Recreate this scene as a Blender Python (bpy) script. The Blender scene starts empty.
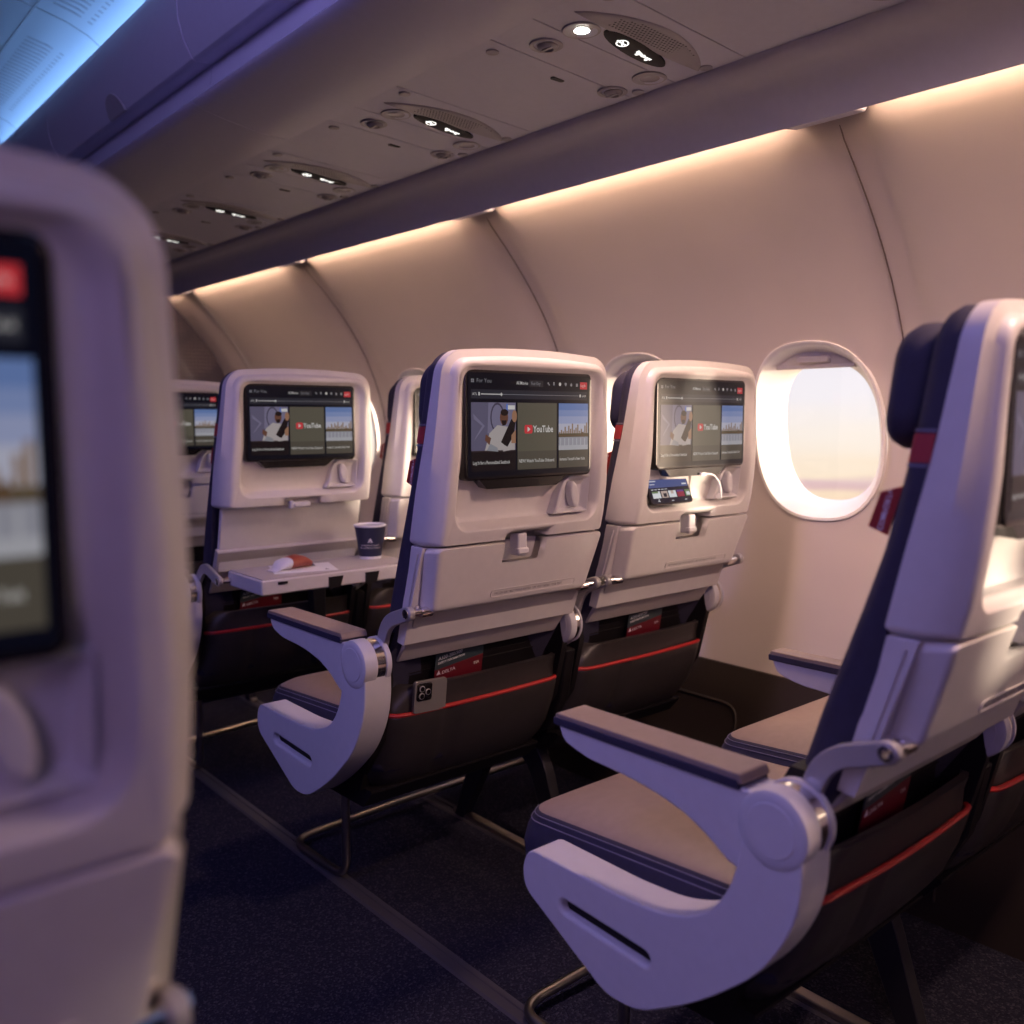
import bpy, bmesh, math, random
import numpy as np
from mathutils import Vector, Matrix
random.seed(4)
PI = math.pi
SC = bpy.context.scene
COL = SC.collection

# ------------------------------------------------------------------ materials
def srgb(r, g, b):
    f = lambda c: c / 12.92 if c <= .04045 else ((c + .055) / 1.055) ** 2.4
    return (f(r / 255), f(g / 255), f(b / 255), 1)

def mat(name, col, rough=.5, metal=0., bump=0., bscale=400., var=0., vscale=60., coat=0., spec=.5, emit=None, es=0.):
    m = bpy.data.materials.new(name); m.use_nodes = True
    nt = m.node_tree; p = nt.nodes['Principled BSDF']
    p.inputs['Base Color'].default_value = col
    p.inputs['Roughness'].default_value = rough
    p.inputs['Metallic'].default_value = metal
    p.inputs['Coat Weight'].default_value = coat
    p.inputs['Specular IOR Level'].default_value = spec
    if emit:
        p.inputs['Emission Color'].default_value = emit
        p.inputs['Emission Strength'].default_value = es
    tc = nt.nodes.new('ShaderNodeTexCoord')
    if var:
        n = nt.nodes.new('ShaderNodeTexNoise'); n.inputs['Scale'].default_value = vscale; n.inputs['Detail'].default_value = 4
        nt.links.new(tc.outputs['Object'], n.inputs['Vector'])
        mr = nt.nodes.new('ShaderNodeMapRange')
        mr.inputs[1].default_value = .3; mr.inputs[2].default_value = .7
        mr.inputs[3].default_value = 1 - var; mr.inputs[4].default_value = 1 + var
        nt.links.new(n.outputs['Fac'], mr.inputs[0])
        mx = nt.nodes.new('ShaderNodeVectorMath'); mx.operation = 'SCALE'
        mx.inputs[0].default_value = col[:3]
        nt.links.new(mr.outputs[0], mx.inputs['Scale'])
        nt.links.new(mx.outputs[0], p.inputs['Base Color'])
    if bump:
        n2 = nt.nodes.new('ShaderNodeTexNoise'); n2.inputs['Scale'].default_value = bscale; n2.inputs['Detail'].default_value = 3
        nt.links.new(tc.outputs['Object'], n2.inputs['Vector'])
        b = nt.nodes.new('ShaderNodeBump'); b.inputs['Strength'].default_value = bump; b.inputs['Distance'].default_value = .002
        nt.links.new(n2.outputs['Fac'], b.inputs['Height'])
        nt.links.new(b.outputs['Normal'], p.inputs['Normal'])
    return m

M = {}
M['shell'] = mat('shell_plastic', (.60, .565, .55, 1), .42, bump=.08, bscale=700, var=.02)
M['shell2'] = mat('endbay_plastic', (.58, .56, .58, 1), .4, bump=.06, bscale=700, var=.02)
M['skirt'] = mat('skirt_plastic', (.46, .42, .41, 1), .5, bump=.1, bscale=500)
M['navy'] = mat('navy_fabric', (.028, .024, .05, 1), .75, bump=.25, bscale=1400, var=.1)
M['taupe'] = mat('taupe_leather', (.27, .20, .165, 1), .45, bump=.2, bscale=900, var=.05)
M['dleather'] = mat('dark_leather', (.040, .033, .032, 1), .38, bump=.15, bscale=600, var=.08)
M['black'] = mat('black_plastic', (.010, .008, .009, 1), .55, spec=.25)
M['bezel'] = mat('black_bezel', (.010, .008, .008, 1), .22, coat=.4)
M['red'] = mat('red_piping', (.44, .018, .018, 1), .45)
M['redband'] = mat('red_fabric', (.36, .028, .035, 1), .7, bump=.2, bscale=1400)
M['tag'] = mat('red_tag', (.30, .018, .014, 1), .55)
M['white'] = mat('white_print', (.75, .75, .75, 1), .6)
M['thread'] = mat('pale_thread', (.15, .14, .20, 1), .6)
M['chrome'] = mat('chrome', (.78, .74, .70, 1), .16, 1.)
M['steel'] = mat('brushed_steel', (.52, .47, .42, 1), .3, 1., bump=.05, bscale=300)
M['lever'] = mat('grey_lever', (.36, .34, .34, 1), .38, .25)
M['darkmetal'] = mat('dark_painted_metal', (.045, .042, .05, 1), .4, .5)
M['wall'] = mat('sidewall_panel', (.54, .47, .445, 1), .5, bump=.04, bscale=300, var=.015, vscale=8)
M['bin'] = mat('bin_plastic', (.55, .54, .64, 1), .36, bump=.03, bscale=400, var=.015)
M['psu'] = mat('service_panel_plastic', (.58, .58, .68, 1), .4, bump=.05, bscale=600, var=.02)
M['psu2'] = mat('service_panel_insert', (.38, .36, .38, 1), .35)
M['ceil'] = mat('ceiling_plastic', (.56, .57, .60, 1), .45)
M['groove'] = mat('dark_seam', (.03, .028, .03, 1), .6)
M['bounce_dark'] = mat('bounce_dark_wall', (.055, .045, .085, 1), .8, bump=.2, bscale=80)  # unseen aft and left walls made dark to soak up warm bounce light
M['seam'] = mat('panel_seam', (.16, .12, .10, 1), .5)
M['track'] = mat('seat_track', (.10, .09, .10, 1), .4, .4)
M['dado'] = mat('brown_dado', (.030, .021, .017, 1), .5, bump=.1, bscale=300)
M['rubber'] = mat('black_rubber', (.015, .014, .016, 1), .5)
M['paper'] = mat('white_paper', (.82, .81, .82, 1), .7)
M['cup'] = mat('navy_cup', (.016, .020, .055, 1), .4)
M['coffee'] = mat('coffee', (.018, .008, .004, 1), .1)
M['teal'] = mat('card_teal', (.03, .05, .058, 1), .45)
M['cardred'] = mat('card_red', (.13, .006, .014, 1), .45)
M['phone'] = mat('silver_phone', (.30, .28, .26, 1), .3, .4)
M['wrap'] = mat('wrapper_red', (.30, .05, .03, 1), .3, bump=.3, bscale=120)
M['wrapw'] = mat('wrapper_white', (.70, .70, .78, 1), .3, bump=.3, bscale=120)
M['wrapb'] = mat('wrapper_blue', (.04, .05, .16, 1), .3)
M['reveal'] = mat('window_reveal', (.80, .77, .74, 1), .4)
M['shade'] = mat('window_shade', (.70, .66, .64, 1), .5)
_nt = M['shade'].node_tree; _tr = _nt.nodes.new('ShaderNodeBsdfTranslucent'); _tr.inputs['Color'].default_value = (.8, .74, .70, 1)
_mx = _nt.nodes.new('ShaderNodeMixShader'); _mx.inputs[0].default_value = .35
_nt.links.new(_nt.nodes['Principled BSDF'].outputs[0], _mx.inputs[1]); _nt.links.new(_tr.outputs[0], _mx.inputs[2])
_nt.links.new(_mx.outputs[0], _nt.nodes['Material Output'].inputs[0])

def emis(name, col, s, rough=.2):
    return mat(name, (.004, .004, .005, 1), rough, emit=col, es=s, spec=.3)

def carpet():
    m = mat('navy_carpet', (.02, .02, .034, 1), .95, spec=.1)
    nt = m.node_tree; p = nt.nodes['Principled BSDF']
    tc = nt.nodes.new('ShaderNodeTexCoord')
    v = nt.nodes.new('ShaderNodeTexVoronoi'); v.inputs['Scale'].default_value = 260
    nt.links.new(tc.outputs['Object'], v.inputs['Vector'])
    cr = nt.nodes.new('ShaderNodeValToRGB')
    e = cr.color_ramp.elements
    e[0].position = 0; e[0].color = (.014, .014, .026, 1); e[1].position = 1; e[1].color = (.075, .07, .095, 1)
    e2 = cr.color_ramp.elements.new(.62); e2.color = (.022, .021, .036, 1)
    nt.links.new(v.outputs['Color'], cr.inputs['Fac'])
    nt.links.new(cr.outputs['Color'], p.inputs['Base Color'])
    b = nt.nodes.new('ShaderNodeBump'); b.inputs['Strength'].default_value = .8; b.inputs['Distance'].default_value = .004
    nt.links.new(v.outputs['Distance'], b.inputs['Height']); nt.links.new(b.outputs['Normal'], p.inputs['Normal'])
    return m
M['carpet'] = carpet()

def bulkhead_mat():
    m = mat('bulkhead_map', (.1, .08, .1, 1), .5)
    nt = m.node_tree; p = nt.nodes['Principled BSDF']
    tc = nt.nodes.new('ShaderNodeTexCoord')
    sc = nt.nodes.new('ShaderNodeVectorMath'); sc.operation = 'SCALE'; sc.inputs['Scale'].default_value = 58
    nt.links.new(tc.outputs['Object'], sc.inputs[0])
    fr = nt.nodes.new('ShaderNodeVectorMath'); fr.operation = 'FRACTION'; nt.links.new(sc.outputs[0], fr.inputs[0])
    sb = nt.nodes.new('ShaderNodeVectorMath'); sb.operation = 'SUBTRACT'; sb.inputs[1].default_value = (.5, .5, .5)
    nt.links.new(fr.outputs[0], sb.inputs[0])
    ml = nt.nodes.new('ShaderNodeVectorMath'); ml.operation = 'MULTIPLY'; ml.inputs[1].default_value = (1, 0, 1)
    nt.links.new(sb.outputs[0], ml.inputs[0])
    ln = nt.nodes.new('ShaderNodeVectorMath'); ln.operation = 'LENGTH'; nt.links.new(ml.outputs[0], ln.inputs[0])
    lt = nt.nodes.new('ShaderNodeMath'); lt.operation = 'LESS_THAN'; lt.inputs[1].default_value = .34
    nt.links.new(ln.outputs['Value'], lt.inputs[0])
    fl = nt.nodes.new('ShaderNodeVectorMath'); fl.operation = 'FLOOR'; nt.links.new(sc.outputs[0], fl.inputs[0])
    ns = nt.nodes.new('ShaderNodeTexNoise'); ns.inputs['Scale'].default_value = .10; ns.inputs['Detail'].default_value = 5
    nt.links.new(fl.outputs[0], ns.inputs['Vector'])
    mr = nt.nodes.new('ShaderNodeMapRange'); mr.inputs[1].default_value = .47; mr.inputs[2].default_value = .62
    nt.links.new(ns.outputs['Fac'], mr.inputs[0])
    mu = nt.nodes.new('ShaderNodeMath'); mu.operation = 'MULTIPLY'
    nt.links.new(mr.outputs[0], mu.inputs[0]); nt.links.new(lt.outputs[0], mu.inputs[1])
    mx = nt.nodes.new('ShaderNodeMix'); mx.data_type = 'RGBA'
    mx.inputs[6].default_value = (.055, .043, .062, 1); mx.inputs[7].default_value = (.16, .13, .135, 1)
    nt.links.new(mu.outputs[0], mx.inputs[0]); nt.links.new(mx.outputs[2], p.inputs['Base Color'])
    return m
M['bulk'] = bulkhead_mat()

def glass_mat():
    m = bpy.data.materials.new('window_glass'); m.use_nodes = True
    nt = m.node_tree; nt.nodes.clear()
    o = nt.nodes.new('ShaderNodeOutputMaterial'); t = nt.nodes.new('ShaderNodeBsdfTransparent'); g = nt.nodes.new('ShaderNodeBsdfGlossy')
    t.inputs['Color'].default_value = (.96, .96, .97, 1); g.inputs['Roughness'].default_value = .02
    mx = nt.nodes.new('ShaderNodeMixShader'); mx.inputs[0].default_value = .05
    nt.links.new(t.outputs[0], mx.inputs[1]); nt.links.new(g.outputs[0], mx.inputs[2]); nt.links.new(mx.outputs[0], o.inputs[0])
    return m
M['glass'] = glass_mat()

# ------------------------------------------------------------------ mesh building
class MB:
    def __init__(s):
        s.v = []; s.f = []; s.m = []
    def vert(s, p): s.v.append(tuple(p)); return len(s.v) - 1
    def face(s, idx, mi=0): s.f.append(tuple(idx)); s.m.append(mi)
    def loops(s, loops, mi=0, cap0=False, cap1=False, close=True):
        ids = [[s.vert(p) for p in L] for L in loops]
        n = len(ids[0])
        mis = mi if isinstance(mi, list) else [mi] * (len(ids) - 1)
        for k in range(len(ids) - 1):
            A, B = ids[k], ids[k + 1]
            for i in range(n if close else n - 1):
                j = (i + 1) % n
                s.face((A[i], A[j], B[j], B[i]), mis[k])
        if cap0: s.face(ids[0][::-1], mis[0])
        if cap1: s.face(ids[-1], mis[-1])
        return ids
    def prism(s, poly, axis, a, b, mi=0):
        """polygon of 2-D points extruded along an axis; poly in the other two axes in xyz order"""
        def P(p, t):
            return (t, p[0], p[1]) if axis == 'x' else ((p[0], t, p[1]) if axis == 'y' else (p[0], p[1], t))
        s.loops([[P(p, a) for p in poly], [P(p, b) for p in poly]], mi, True, True)
    def box(s, c, d, mi=0):
        x, y, z = c; a, b, e = d[0] / 2, d[1] / 2, d[2] / 2
        s.prism([(x - a, y - b), (x + a, y - b), (x + a, y + b), (x - a, y + b)], 'z', z - e, z + e, mi)
    def tube(s, pts, r, n=10, mi=0, closed=False, caps=True):
        pts = [Vector(p) for p in pts]; L = []
        N = len(pts); prev = None
        for i, p in enumerate(pts):
            if closed: t = (pts[(i + 1) % N] - pts[i - 1])
            else: t = pts[min(i + 1, N - 1)] - pts[max(i - 1, 0)]
            t.normalize()
            if prev is None:
                u = t.cross(Vector((0, 0, 1)))
                if u.length < .1: u = t.cross(Vector((1, 0, 0)))
            else: u = prev - t * prev.dot(t)
            u.normalize(); prev = u; w = t.cross(u)
            L.append([p + (u * math.cos(2 * PI * k / n) + w * math.sin(2 * PI * k / n)) * r for k in range(n)])
        if closed: L.append(L[0])
        s.loops(L, mi, caps and not closed, caps and not closed)
    def lathe(s, prof, c=(0, 0, 0), axis='z', n=32, mi=0, cap0=True, cap1=True):
        L = []
        for (r, h) in prof:
            ring = []
            for k in range(n):
                a = 2 * PI * k / n; x, y = r * math.cos(a), r * math.sin(a)
                q = (x, y, h) if axis == 'z' else ((h, x, y) if axis == 'x' else (y, h, x))
                ring.append((c[0] + q[0], c[1] + q[1], c[2] + q[2]))
            L.append(ring)
        s.loops(L, mi, cap0, cap1)
    def merge(s, o, fn=None, mi=None):
        b = len(s.v)
        s.v += [tuple(fn(p)) if fn else p for p in o.v]
        s.f += [tuple(i + b for i in f) for f in o.f]
        s.m += [mi if mi is not None else k for k in o.m]
    def mirror_x(s):
        o = MB(); o.v = [(-x, y, z) for x, y, z in s.v]; o.f = [f[::-1] for f in s.f]; o.m = list(s.m); return o
    def mesh(s, name, mats, smooth=35, recalc=True):
        me = bpy.data.meshes.new(name)
        me.from_pydata(s.v, [], s.f)
        for m in mats: me.materials.append(m)
        me.polygons.foreach_set('material_index', s.m)
        if recalc:
            bm = bmesh.new(); bm.from_mesh(me)
            bmesh.ops.remove_doubles(bm, verts=bm.verts, dist=1e-6)
            bmesh.ops.recalc_face_normals(bm, faces=bm.faces)
            bm.to_mesh(me); bm.free()
        me.polygons.foreach_set('use_smooth', [True] * len(me.polygons))
        if smooth: me.set_sharp_from_angle(angle=math.radians(smooth))
        me.update()
        return me

def obj(name, me, parent=None, bevel=0, seg=2, label=None):
    o = bpy.data.objects.new(name, me); COL.objects.link(o)
    if parent: o.parent = parent
    if bevel:
        b = o.modifiers.new('edge', 'BEVEL'); b.width = bevel; b.segments = seg; b.limit_method = 'ANGLE'; b.angle_limit = math.radians(38)
        wn = o.modifiers.new('shade', 'WEIGHTED_NORMAL'); wn.keep_sharp = True
    if label: o['label'] = label
    return o
def build(name, mb, mats, parent=None, bevel=0, seg=2, smooth=35, label=None, recalc=True):
    if not isinstance(mats, (list, tuple)): mats = [mats]
    return obj(name, mb.mesh(name, mats, smooth, recalc), parent, bevel, seg, label)
def thing(name, label, cat, loc=(0, 0, 0), group=None):
    o = bpy.data.objects.new(name, None); COL.objects.link(o); o.location = loc
    o.empty_display_size = .05
    return tag(o, label, cat, group)
def tag(o, label, cat, group=None):
    o['label'] = label; o['category'] = cat
    if group: o['group'] = group
    return o
def struct(o): o['kind'] = 'structure'; return o

def rr(cx, cz, hw, hh, r, n=6):
    """rounded rectangle, counter-clockwise from bottom-left side"""
    P = []
    for (sx, sz, a0) in ((-1, -1, PI), (1, -1, 1.5 * PI), (1, 1, 0), (-1, 1, .5 * PI)):
        for k in range(n + 1):
            a = a0 + k / n * PI / 2
            P.append((cx + sx * (hw - r) + r * math.cos(a), cz + sz * (hh - r) + r * math.sin(a)))
    return P
def smooth_path(pts, r=.05, n=6):
    """polyline with rounded corners"""
    pts = [Vector(p) for p in pts]; out = [pts[0]]
    for i in range(1, len(pts) - 1):
        a, b, c = pts[i - 1], pts[i], pts[i + 1]
        d1 = (a - b); d2 = (c - b)
        k = min(r, d1.length * .49, d2.length * .49)
        p0 = b + d1.normalized() * k; p1 = b + d2.normalized() * k
        for t in range(n + 1):
            u = t / n
            out.append(p0 * (1 - u) ** 2 + b * 2 * u * (1 - u) + p1 * u * u)
    out.append(pts[-1]); return out
def lerp(zs, ys): 
    return lambda z: float(np.interp(z, zs, ys))

def text_mb(body, size, mi=0, align='LEFT', bold=0.0):
    """2-D filled text in the xy plane"""
    c = bpy.data.curves.new('t', 'FONT'); c.body = body; c.size = size; c.align_x = align; c.fill_mode = 'FRONT'
    c.resolution_u = 2; c.offset = bold
    o = bpy.data.objects.new('t', c)
    me = o.to_mesh(); mb = MB()
    for v in me.vertices: mb.vert(v.co)
    for p in me.polygons: mb.face(tuple(p.vertices), mi)
    o.to_mesh_clear(); bpy.data.objects.remove(o); bpy.data.curves.remove(c)
    return mb

def boolean_cut(me, cutters):
    o = bpy.data.objects.new('tmp', me); COL.objects.link(o); cs = []
    for cm in cutters:
        c = bpy.data.objects.new('cut', cm); COL.objects.link(c); cs.append(c)
        b = o.modifiers.new('b', 'BOOLEAN'); b.operation = 'DIFFERENCE'; b.object = c; b.solver = 'EXACT'
    wn = o.modifiers.new('wn', 'WEIGHTED_NORMAL'); wn.keep_sharp = True; wn.weight = 80
    dg = bpy.context.evaluated_depsgraph_get(); dg.update()
    r = bpy.data.meshes.new_from_object(o.evaluated_get(dg))
    for c in cs: bpy.data.objects.remove(c)
    bpy.data.objects.remove(o)
    return r

# ------------------------------------------------------------------ seat geometry (x right, y forward, z up; origin on the floor)
ff = lerp([.735, .878, .90, .95, 1.02, 1.19], [.003, -.0425, -.047, -.054, -.060, -.064])     # rear face of the shell
fr = lerp([.40, .56, .62, .69, .872, 1.037, 1.185], [.24, .172, .145, .062, .03, -.006, -.028])                           # where shell meets foam
fo = lerp([.40, .55, .679, .766, .849, .94, 1.036, 1.1, 1.18], [.225, .178, .131, .104, .072, .042, .022, .012, .004])  # front of the foam
hwz = lerp([.4, .70, .857, .95, 1.02, 1.10, 1.19], [.205, .208, .214, .213, .209, .203, .196])

def outline(inset, zb, zt, rt=.047, rb=.012, nx=8, nz=10, nc=8):
    """back-view outline of the seat back, counter-clockwise"""
    P = []; zb += inset * .12; zt -= inset
    h = lambda z: hwz(z) - inset
    rt = max(rt - inset, .008); rb = max(rb - inset * .3, .004)
    hb, ht = h(zb + rb), h(zt - rt)
    for i in range(nx): P.append((-hb + rb + (2 * hb - 2 * rb) * i / nx, zb))
    for k in range(nc): a = -PI / 2 + PI / 2 * k / nc; P.append((hb - rb + rb * math.cos(a), zb + rb + rb * math.sin(a)))
    for i in range(nz): z = zb + rb + (zt - rt - zb - rb) * i / nz; P.append((h(z), z))
    for k in range(nc): a = PI / 2 * k / nc; P.append((ht - rt + rt * math.cos(a), zt - rt + rt * math.sin(a)))
    for i in range(nx):
        x = ht - rt - (2 * ht - 2 * rt) * i / nx; P.append((x, zt + .006 * (1 - (x / (ht - rt)) ** 2)))
    for k in range(nc): a = PI / 2 + PI / 2 * k / nc; P.append((-ht + rt + rt * math.cos(a), zt - rt + rt * math.sin(a)))
    for i in range(nz): z = zt - rt - (zt - rt - zb - rb) * i / nz; P.append((-h(z), z))
    for k in range(nc): a = PI + PI / 2 * k / nc; P.append((-hb + rb + rb * math.cos(a), zb + rb + rb * math.sin(a)))
    return P
def rect_like(cx, zb, zt, hw, r, nx=8, nz=10, nc=8):
    P = []
    for i in range(nx): P.append((cx - hw + r + (2 * hw - 2 * r) * i / nx, zb))
    for k in range(nc): a = -PI / 2 + PI / 2 * k / nc; P.append((cx + hw - r + r * math.cos(a), zb + r + r * math.sin(a)))
    for i in range(nz): P.append((cx + hw, zb + r + (zt - zb - 2 * r) * i / nz))
    for k in range(nc): a = PI / 2 * k / nc; P.append((cx + hw - r + r * math.cos(a), zt - r + r * math.sin(a)))
    for i in range(nx): P.append((cx + hw - r - (2 * hw - 2 * r) * i / nx, zt))
    for k in range(nc): a = PI / 2 + PI / 2 * k / nc; P.append((cx - hw + r + r * math.cos(a), zt - r + r * math.sin(a)))
    for i in range(nz): P.append((cx - hw, zt - r - (zt - zb - 2 * r) * i / nz))
    for k in range(nc): a = PI + PI / 2 * k / nc; P.append((cx - hw + r + r * math.cos(a), zb + r + r * math.sin(a)))
    return P

ZT = 1.194
dep = lerp([.93, .99, 1.02], [.038, .014, .012])
def shell_face(add):
    add(outline(.0135, .857, ZT), lambda z: ff(z) + .012)
    add(outline(.0165, .857, ZT), lambda z: ff(z) + .0055)
    add(outline(.0205, .857, ZT), lambda z: ff(z) + .0012)
    add(outline(.025, .857, ZT), lambda z: ff(z))
    add(outline(.029, .857, ZT), lambda z: ff(z))
    add(rect_like(0, .880, 1.170, .176, .034), lambda z: ff(z))
    add(rect_like(0, .8825, 1.168, .1735, .033), lambda z: ff(z) + .03 * dep(z))
    add(rect_like(0, .8855, 1.166, .170, .032), lambda z: ff(z) + .15 * dep(z))
    add(rect_like(0, .890, 1.162, .165, .030), lambda z: ff(z) + .55 * dep(z))
    add(rect_like(0, .896, 1.158, .160, .027), lambda z: ff(z) + .88 * dep(z))
    add(rect_like(0, .905, 1.150, .152, .02), lambda z: ff(z) + dep(z))
    add(rect_like(0, .93, 1.13, .12, .02), lambda z: ff(z) + dep(z))
    add(rect_like(0, .965, 1.09, .08, .02), lambda z: ff(z) + dep(z))
    add(rect_like(0, .99, 1.05, .05, .01), lambda z: ff(z) + dep(z))
def shell_mesh():
    mb = MB(); L = []
    def add(P, yf): L.append([(x, yf(z), z) for x, z in P])
    add(outline(.0, .857, ZT), lambda z: fr(z))
    add(outline(.0, .857, ZT), lambda z: fr(z) * .45 + ff(z) * .55)
    shell_face(add)
    mb.loops(L, 0, True, True)
    me = mb.mesh('back_shell', [M['shell']], 40)
    c = MB(); c.loops([[(x, -.12, z) for x, z in rr(0, .838, .056, .034, .006)], [(x, .004, z) for x, z in rr(0, .838, .052, .034, .006)]], 0, True, True)
    return boolean_cut(me, [c.mesh('c', [M['shell']])])
def shell_tray_down_mesh():
    """upper shell with a shallow latch slot"""
    mb = MB(); L = []
    def add(P, yf): L.append([(x, yf(z), z) for x, z in P])
    add(outline(.0, .857, ZT), lambda z: fr(z))
    add(outline(.0, .857, ZT), lambda z: fr(z) * .45 + ff(z) * .55)
    shell_face(add)
    mb.loops(L, 0, True, True)
    me = mb.mesh('back_shell', [M['shell']], 40)
    c = MB(); c.loops([[(x, -.12, z) for x, z in rr(0, .858, .058, .018, .006)], [(x, -.012, z) for x, z in rr(0, .858, .054, .018, .006)]], 0, True, True)
    return boolean_cut(me, [c.mesh('c', [M['shell']])])

def tray_stowed_mesh():
    mb = MB(); L = []
    def ol(ins):
        P = []; zb, zt, r = .737 + max(ins, 0), .8555 - max(ins, 0) * .4, max(.010 - ins * .5, .004)
        w = lambda z: .190 + (z - .737) / .116 * .011 - ins
        for (sx, z0, sz, a0) in ((1, zb, 1, -PI / 2), (1, zt, -1, 0), (-1, zt, -1, PI / 2), (-1, zb, 1, PI)):
            for k in range(7):
                a = a0 + PI / 2 * k / 6
                P.append((sx * (w(z0) - r) + r * math.cos(a), z0 + sz * r + r * math.sin(a)))
        return P
    for ins, d in ((-.006, .030), (0, .005), (.002, .001), (.005, -.002), (.012, -.0025)):
        L.append([(x, ff(z) + d, z) for x, z in ol(ins)])
    mb.loops(L, 0, True, True)
    me = mb.mesh('tray_table', [M['shell']], 40)
    c = MB(); c.loops([[(x, -.12, z) for x, z in rr(0, .842, .056, .034, .006)], [(x, .012, z) for x, z in rr(0, .842, .050, .028, .006)]], 0, True, True)
    return boolean_cut(me, [c.mesh('c', [M['shell']])])

def tilt_y(z): return ff(z)

MC = {}   # mesh cache
def cached(key, fn):
    if key not in MC: MC[key] = fn()
    return MC[key]

# -- display content: u right 0..1, v down 0..1 over the bezel (0.296 x 0.184)
DC = {}
def dcol(key, rgb, s=.55):
    if key not in DC:
        DC[key] = emis('display_' + key, srgb(*rgb), s)
    return DC[key]
DISP = [('bg', (9, 11, 24)), ('bar', (46, 46, 56)), ('olive', (100, 95, 82)), ('olive2', (88, 82, 72)), ('red', (222, 62, 70)), ('white', (225, 222, 220)),
        ('sky1', (112, 138, 196)), ('sky2', (138, 156, 205)), ('sky3', (165, 174, 212)), ('sky4', (195, 196, 216)), ('skyline', (150, 122, 96)), ('bridge', (104, 80, 58)),
        ('water', (160, 160, 172)), ('water2', (186, 186, 194)), ('cabin', (104, 98, 124)), ('cabin2', (128, 122, 150)), ('cabin3', (78, 70, 92)), ('skin', (112, 74, 60)), ('skin2', (168, 124, 98)),
        ('shirt', (186, 176, 176)), ('dark', (30, 22, 24)), ('lap', (54, 40, 42)), ('grey', (150, 150, 158)), ('chip', (52, 48, 52)), ('blue', (96, 126, 210)), ('trees', (92, 84, 60)), ('hair', (40, 28, 28))]
DIX = {k: i for i, (k, _) in enumerate(DISP)}
def display_mesh():
    W, Hh = .296, .184; mb = MB(); mats = [dcol(k, c) for k, c in DISP]
    layer = [0]
    def P(u, v): return (-W / 2 + u * W, 0 - layer[0] * .000012, 1.155 - v * Hh)
    def poly(pts, k, up=True):
        if up: layer[0] += 1
        mb.face([mb.vert(P(*p)) for p in pts], DIX[k])
    def rect(u0, v0, u1, v1, k): poly([(u0, v0), (u0, v1), (u1, v1), (u1, v0)], k)
    def ell(cu, cv, ru, rv, k, n=14): poly([(cu + ru * math.cos(2 * PI * i / n), cv + rv * math.sin(2 * PI * i / n)) for i in range(n)], k)
    def text(s, u, v, h, k, sx=1., bold=0):
        layer[0] += 1
        t = text_mb(s, h * Hh, DIX[k], bold=bold)
        b = len(mb.v)
        for p in t.v: mb.v.append((-W / 2 + u * W + p[0] * sx, -layer[0] * .000012, 1.155 - v * Hh + p[1]))
        for f in t.f: mb.face([i + b for i in f], DIX[k])
    rect(.022, .03, .978, .965, 'bg')
    # header
    for du in (0, .011):
        for dv in (0, .017): rect(.047 + du, .088 + dv, .056 + du, .102 + dv, 'grey')
    text('For You', .085, .118, .052, 'grey')
    text('All Movies', .378, .128, .044, 'white', .78, .00004)
    rect(.478, .085, .588, .145, 'chip'); text('Fast Key', .492, .128, .044, 'grey', .78)
    ell(.628, .108, .006, .011, 'grey'); rect(.632, .114, .640, .128, 'grey')          # search
    rect(.668, .104, .680, .126, 'grey'); rect(.671, .095, .677, .104, 'white')
    ell(.724, .113, .010, .017, 'white')
    ell(.771, .110, .010, .014, 'grey'); rect(.767, .122, .775, .130, 'grey')
    ell(.818, .118, .009, .014, 'grey'); rect(.815, .098, .821, .106, 'grey')
    rect(.858, .102, .874, .132, 'grey')
    rect(.893, .088, .953, .156, 'red'); text('Log In', .897, .132, .036, 'white', .78)
    # journey bar
    rect(.045, .180, .953, .262, 'bar')
    text('ATL', .054, .232, .032, 'white'); rect(.098, .205, .108, .234, 'white')
    rect(.115, .217, .262, .225, 'white'); rect(.262, .219, .880, .223, 'grey')
    poly([(.256, .221), (.265, .203), (.274, .221), (.265, .239)], 'white')
    rect(.888, .208, .900, .234, 'white'); text('LAX', .910, .232, .030, 'white')
    # tile 1: two passengers in a cabin
    def scale_tile(u0, u1, v0, v1): return lambda p: (u0 + p[0] * (u1 - u0), v0 + p[1] * (v1 - v0))
    T = scale_tile(.045, .372, .295, .915)
    def tp(pts, k): poly([T(p) for p in pts], k)
    def te(cu, cv, ru, rv, k): poly([T((cu + ru * math.cos(2 * PI * i / 16), cv + rv * math.sin(2 * PI * i / 16))) for i in range(16)], k)
    tp([(0, 0), (0, 1), (1, 1), (1, 0)], 'lap')
    tp([(0, 0), (0, .70), (1, .70), (1, 0)], 'cabin')
    tp([(.38, 0), (.36, .45), (1, .45), (1, 0)], 'cabin2')
    te(.58, .22, .16, .22, 'cabin3'); te(.58, .22, .13, .19, 'cabin2')
    tp([(.82, .04), (.82, .10), (.98, .10), (.98, .04)], 'white'); tp([(.78, .02), (.78, .14), (.82, .14), (.82, .02)], 'blue')
    tp([(.04, .16), (.30, .34), (.06, .56), (.10, .50), (.24, .34), (.06, .24)], 'cabin2')
    tp([(.30, .70), (.40, .45), (.58, .33), (.86, .36), (.98, .52), (.98, .70)], 'shirt')
    te(.73, .22, .095, .115, 'skin'); te(.74, .145, .09, .05, 'hair'); tp([(.67, .26), (.70, .34), (.77, .33), (.79, .26)], 'hair')
    tp([(.32, .46), (.30, .55), (.40, .62), (.44, .52)], 'skin')
    tp([(.66, .58), (.90, .24), (1, .26), (.96, .48), (.80, .66)], 'dark')
    te(.97, .20, .06, .09, 'skin2'); tp([(.90, .48), (.90, .60), (1, .60), (1, .40)], 'skin2')
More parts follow.
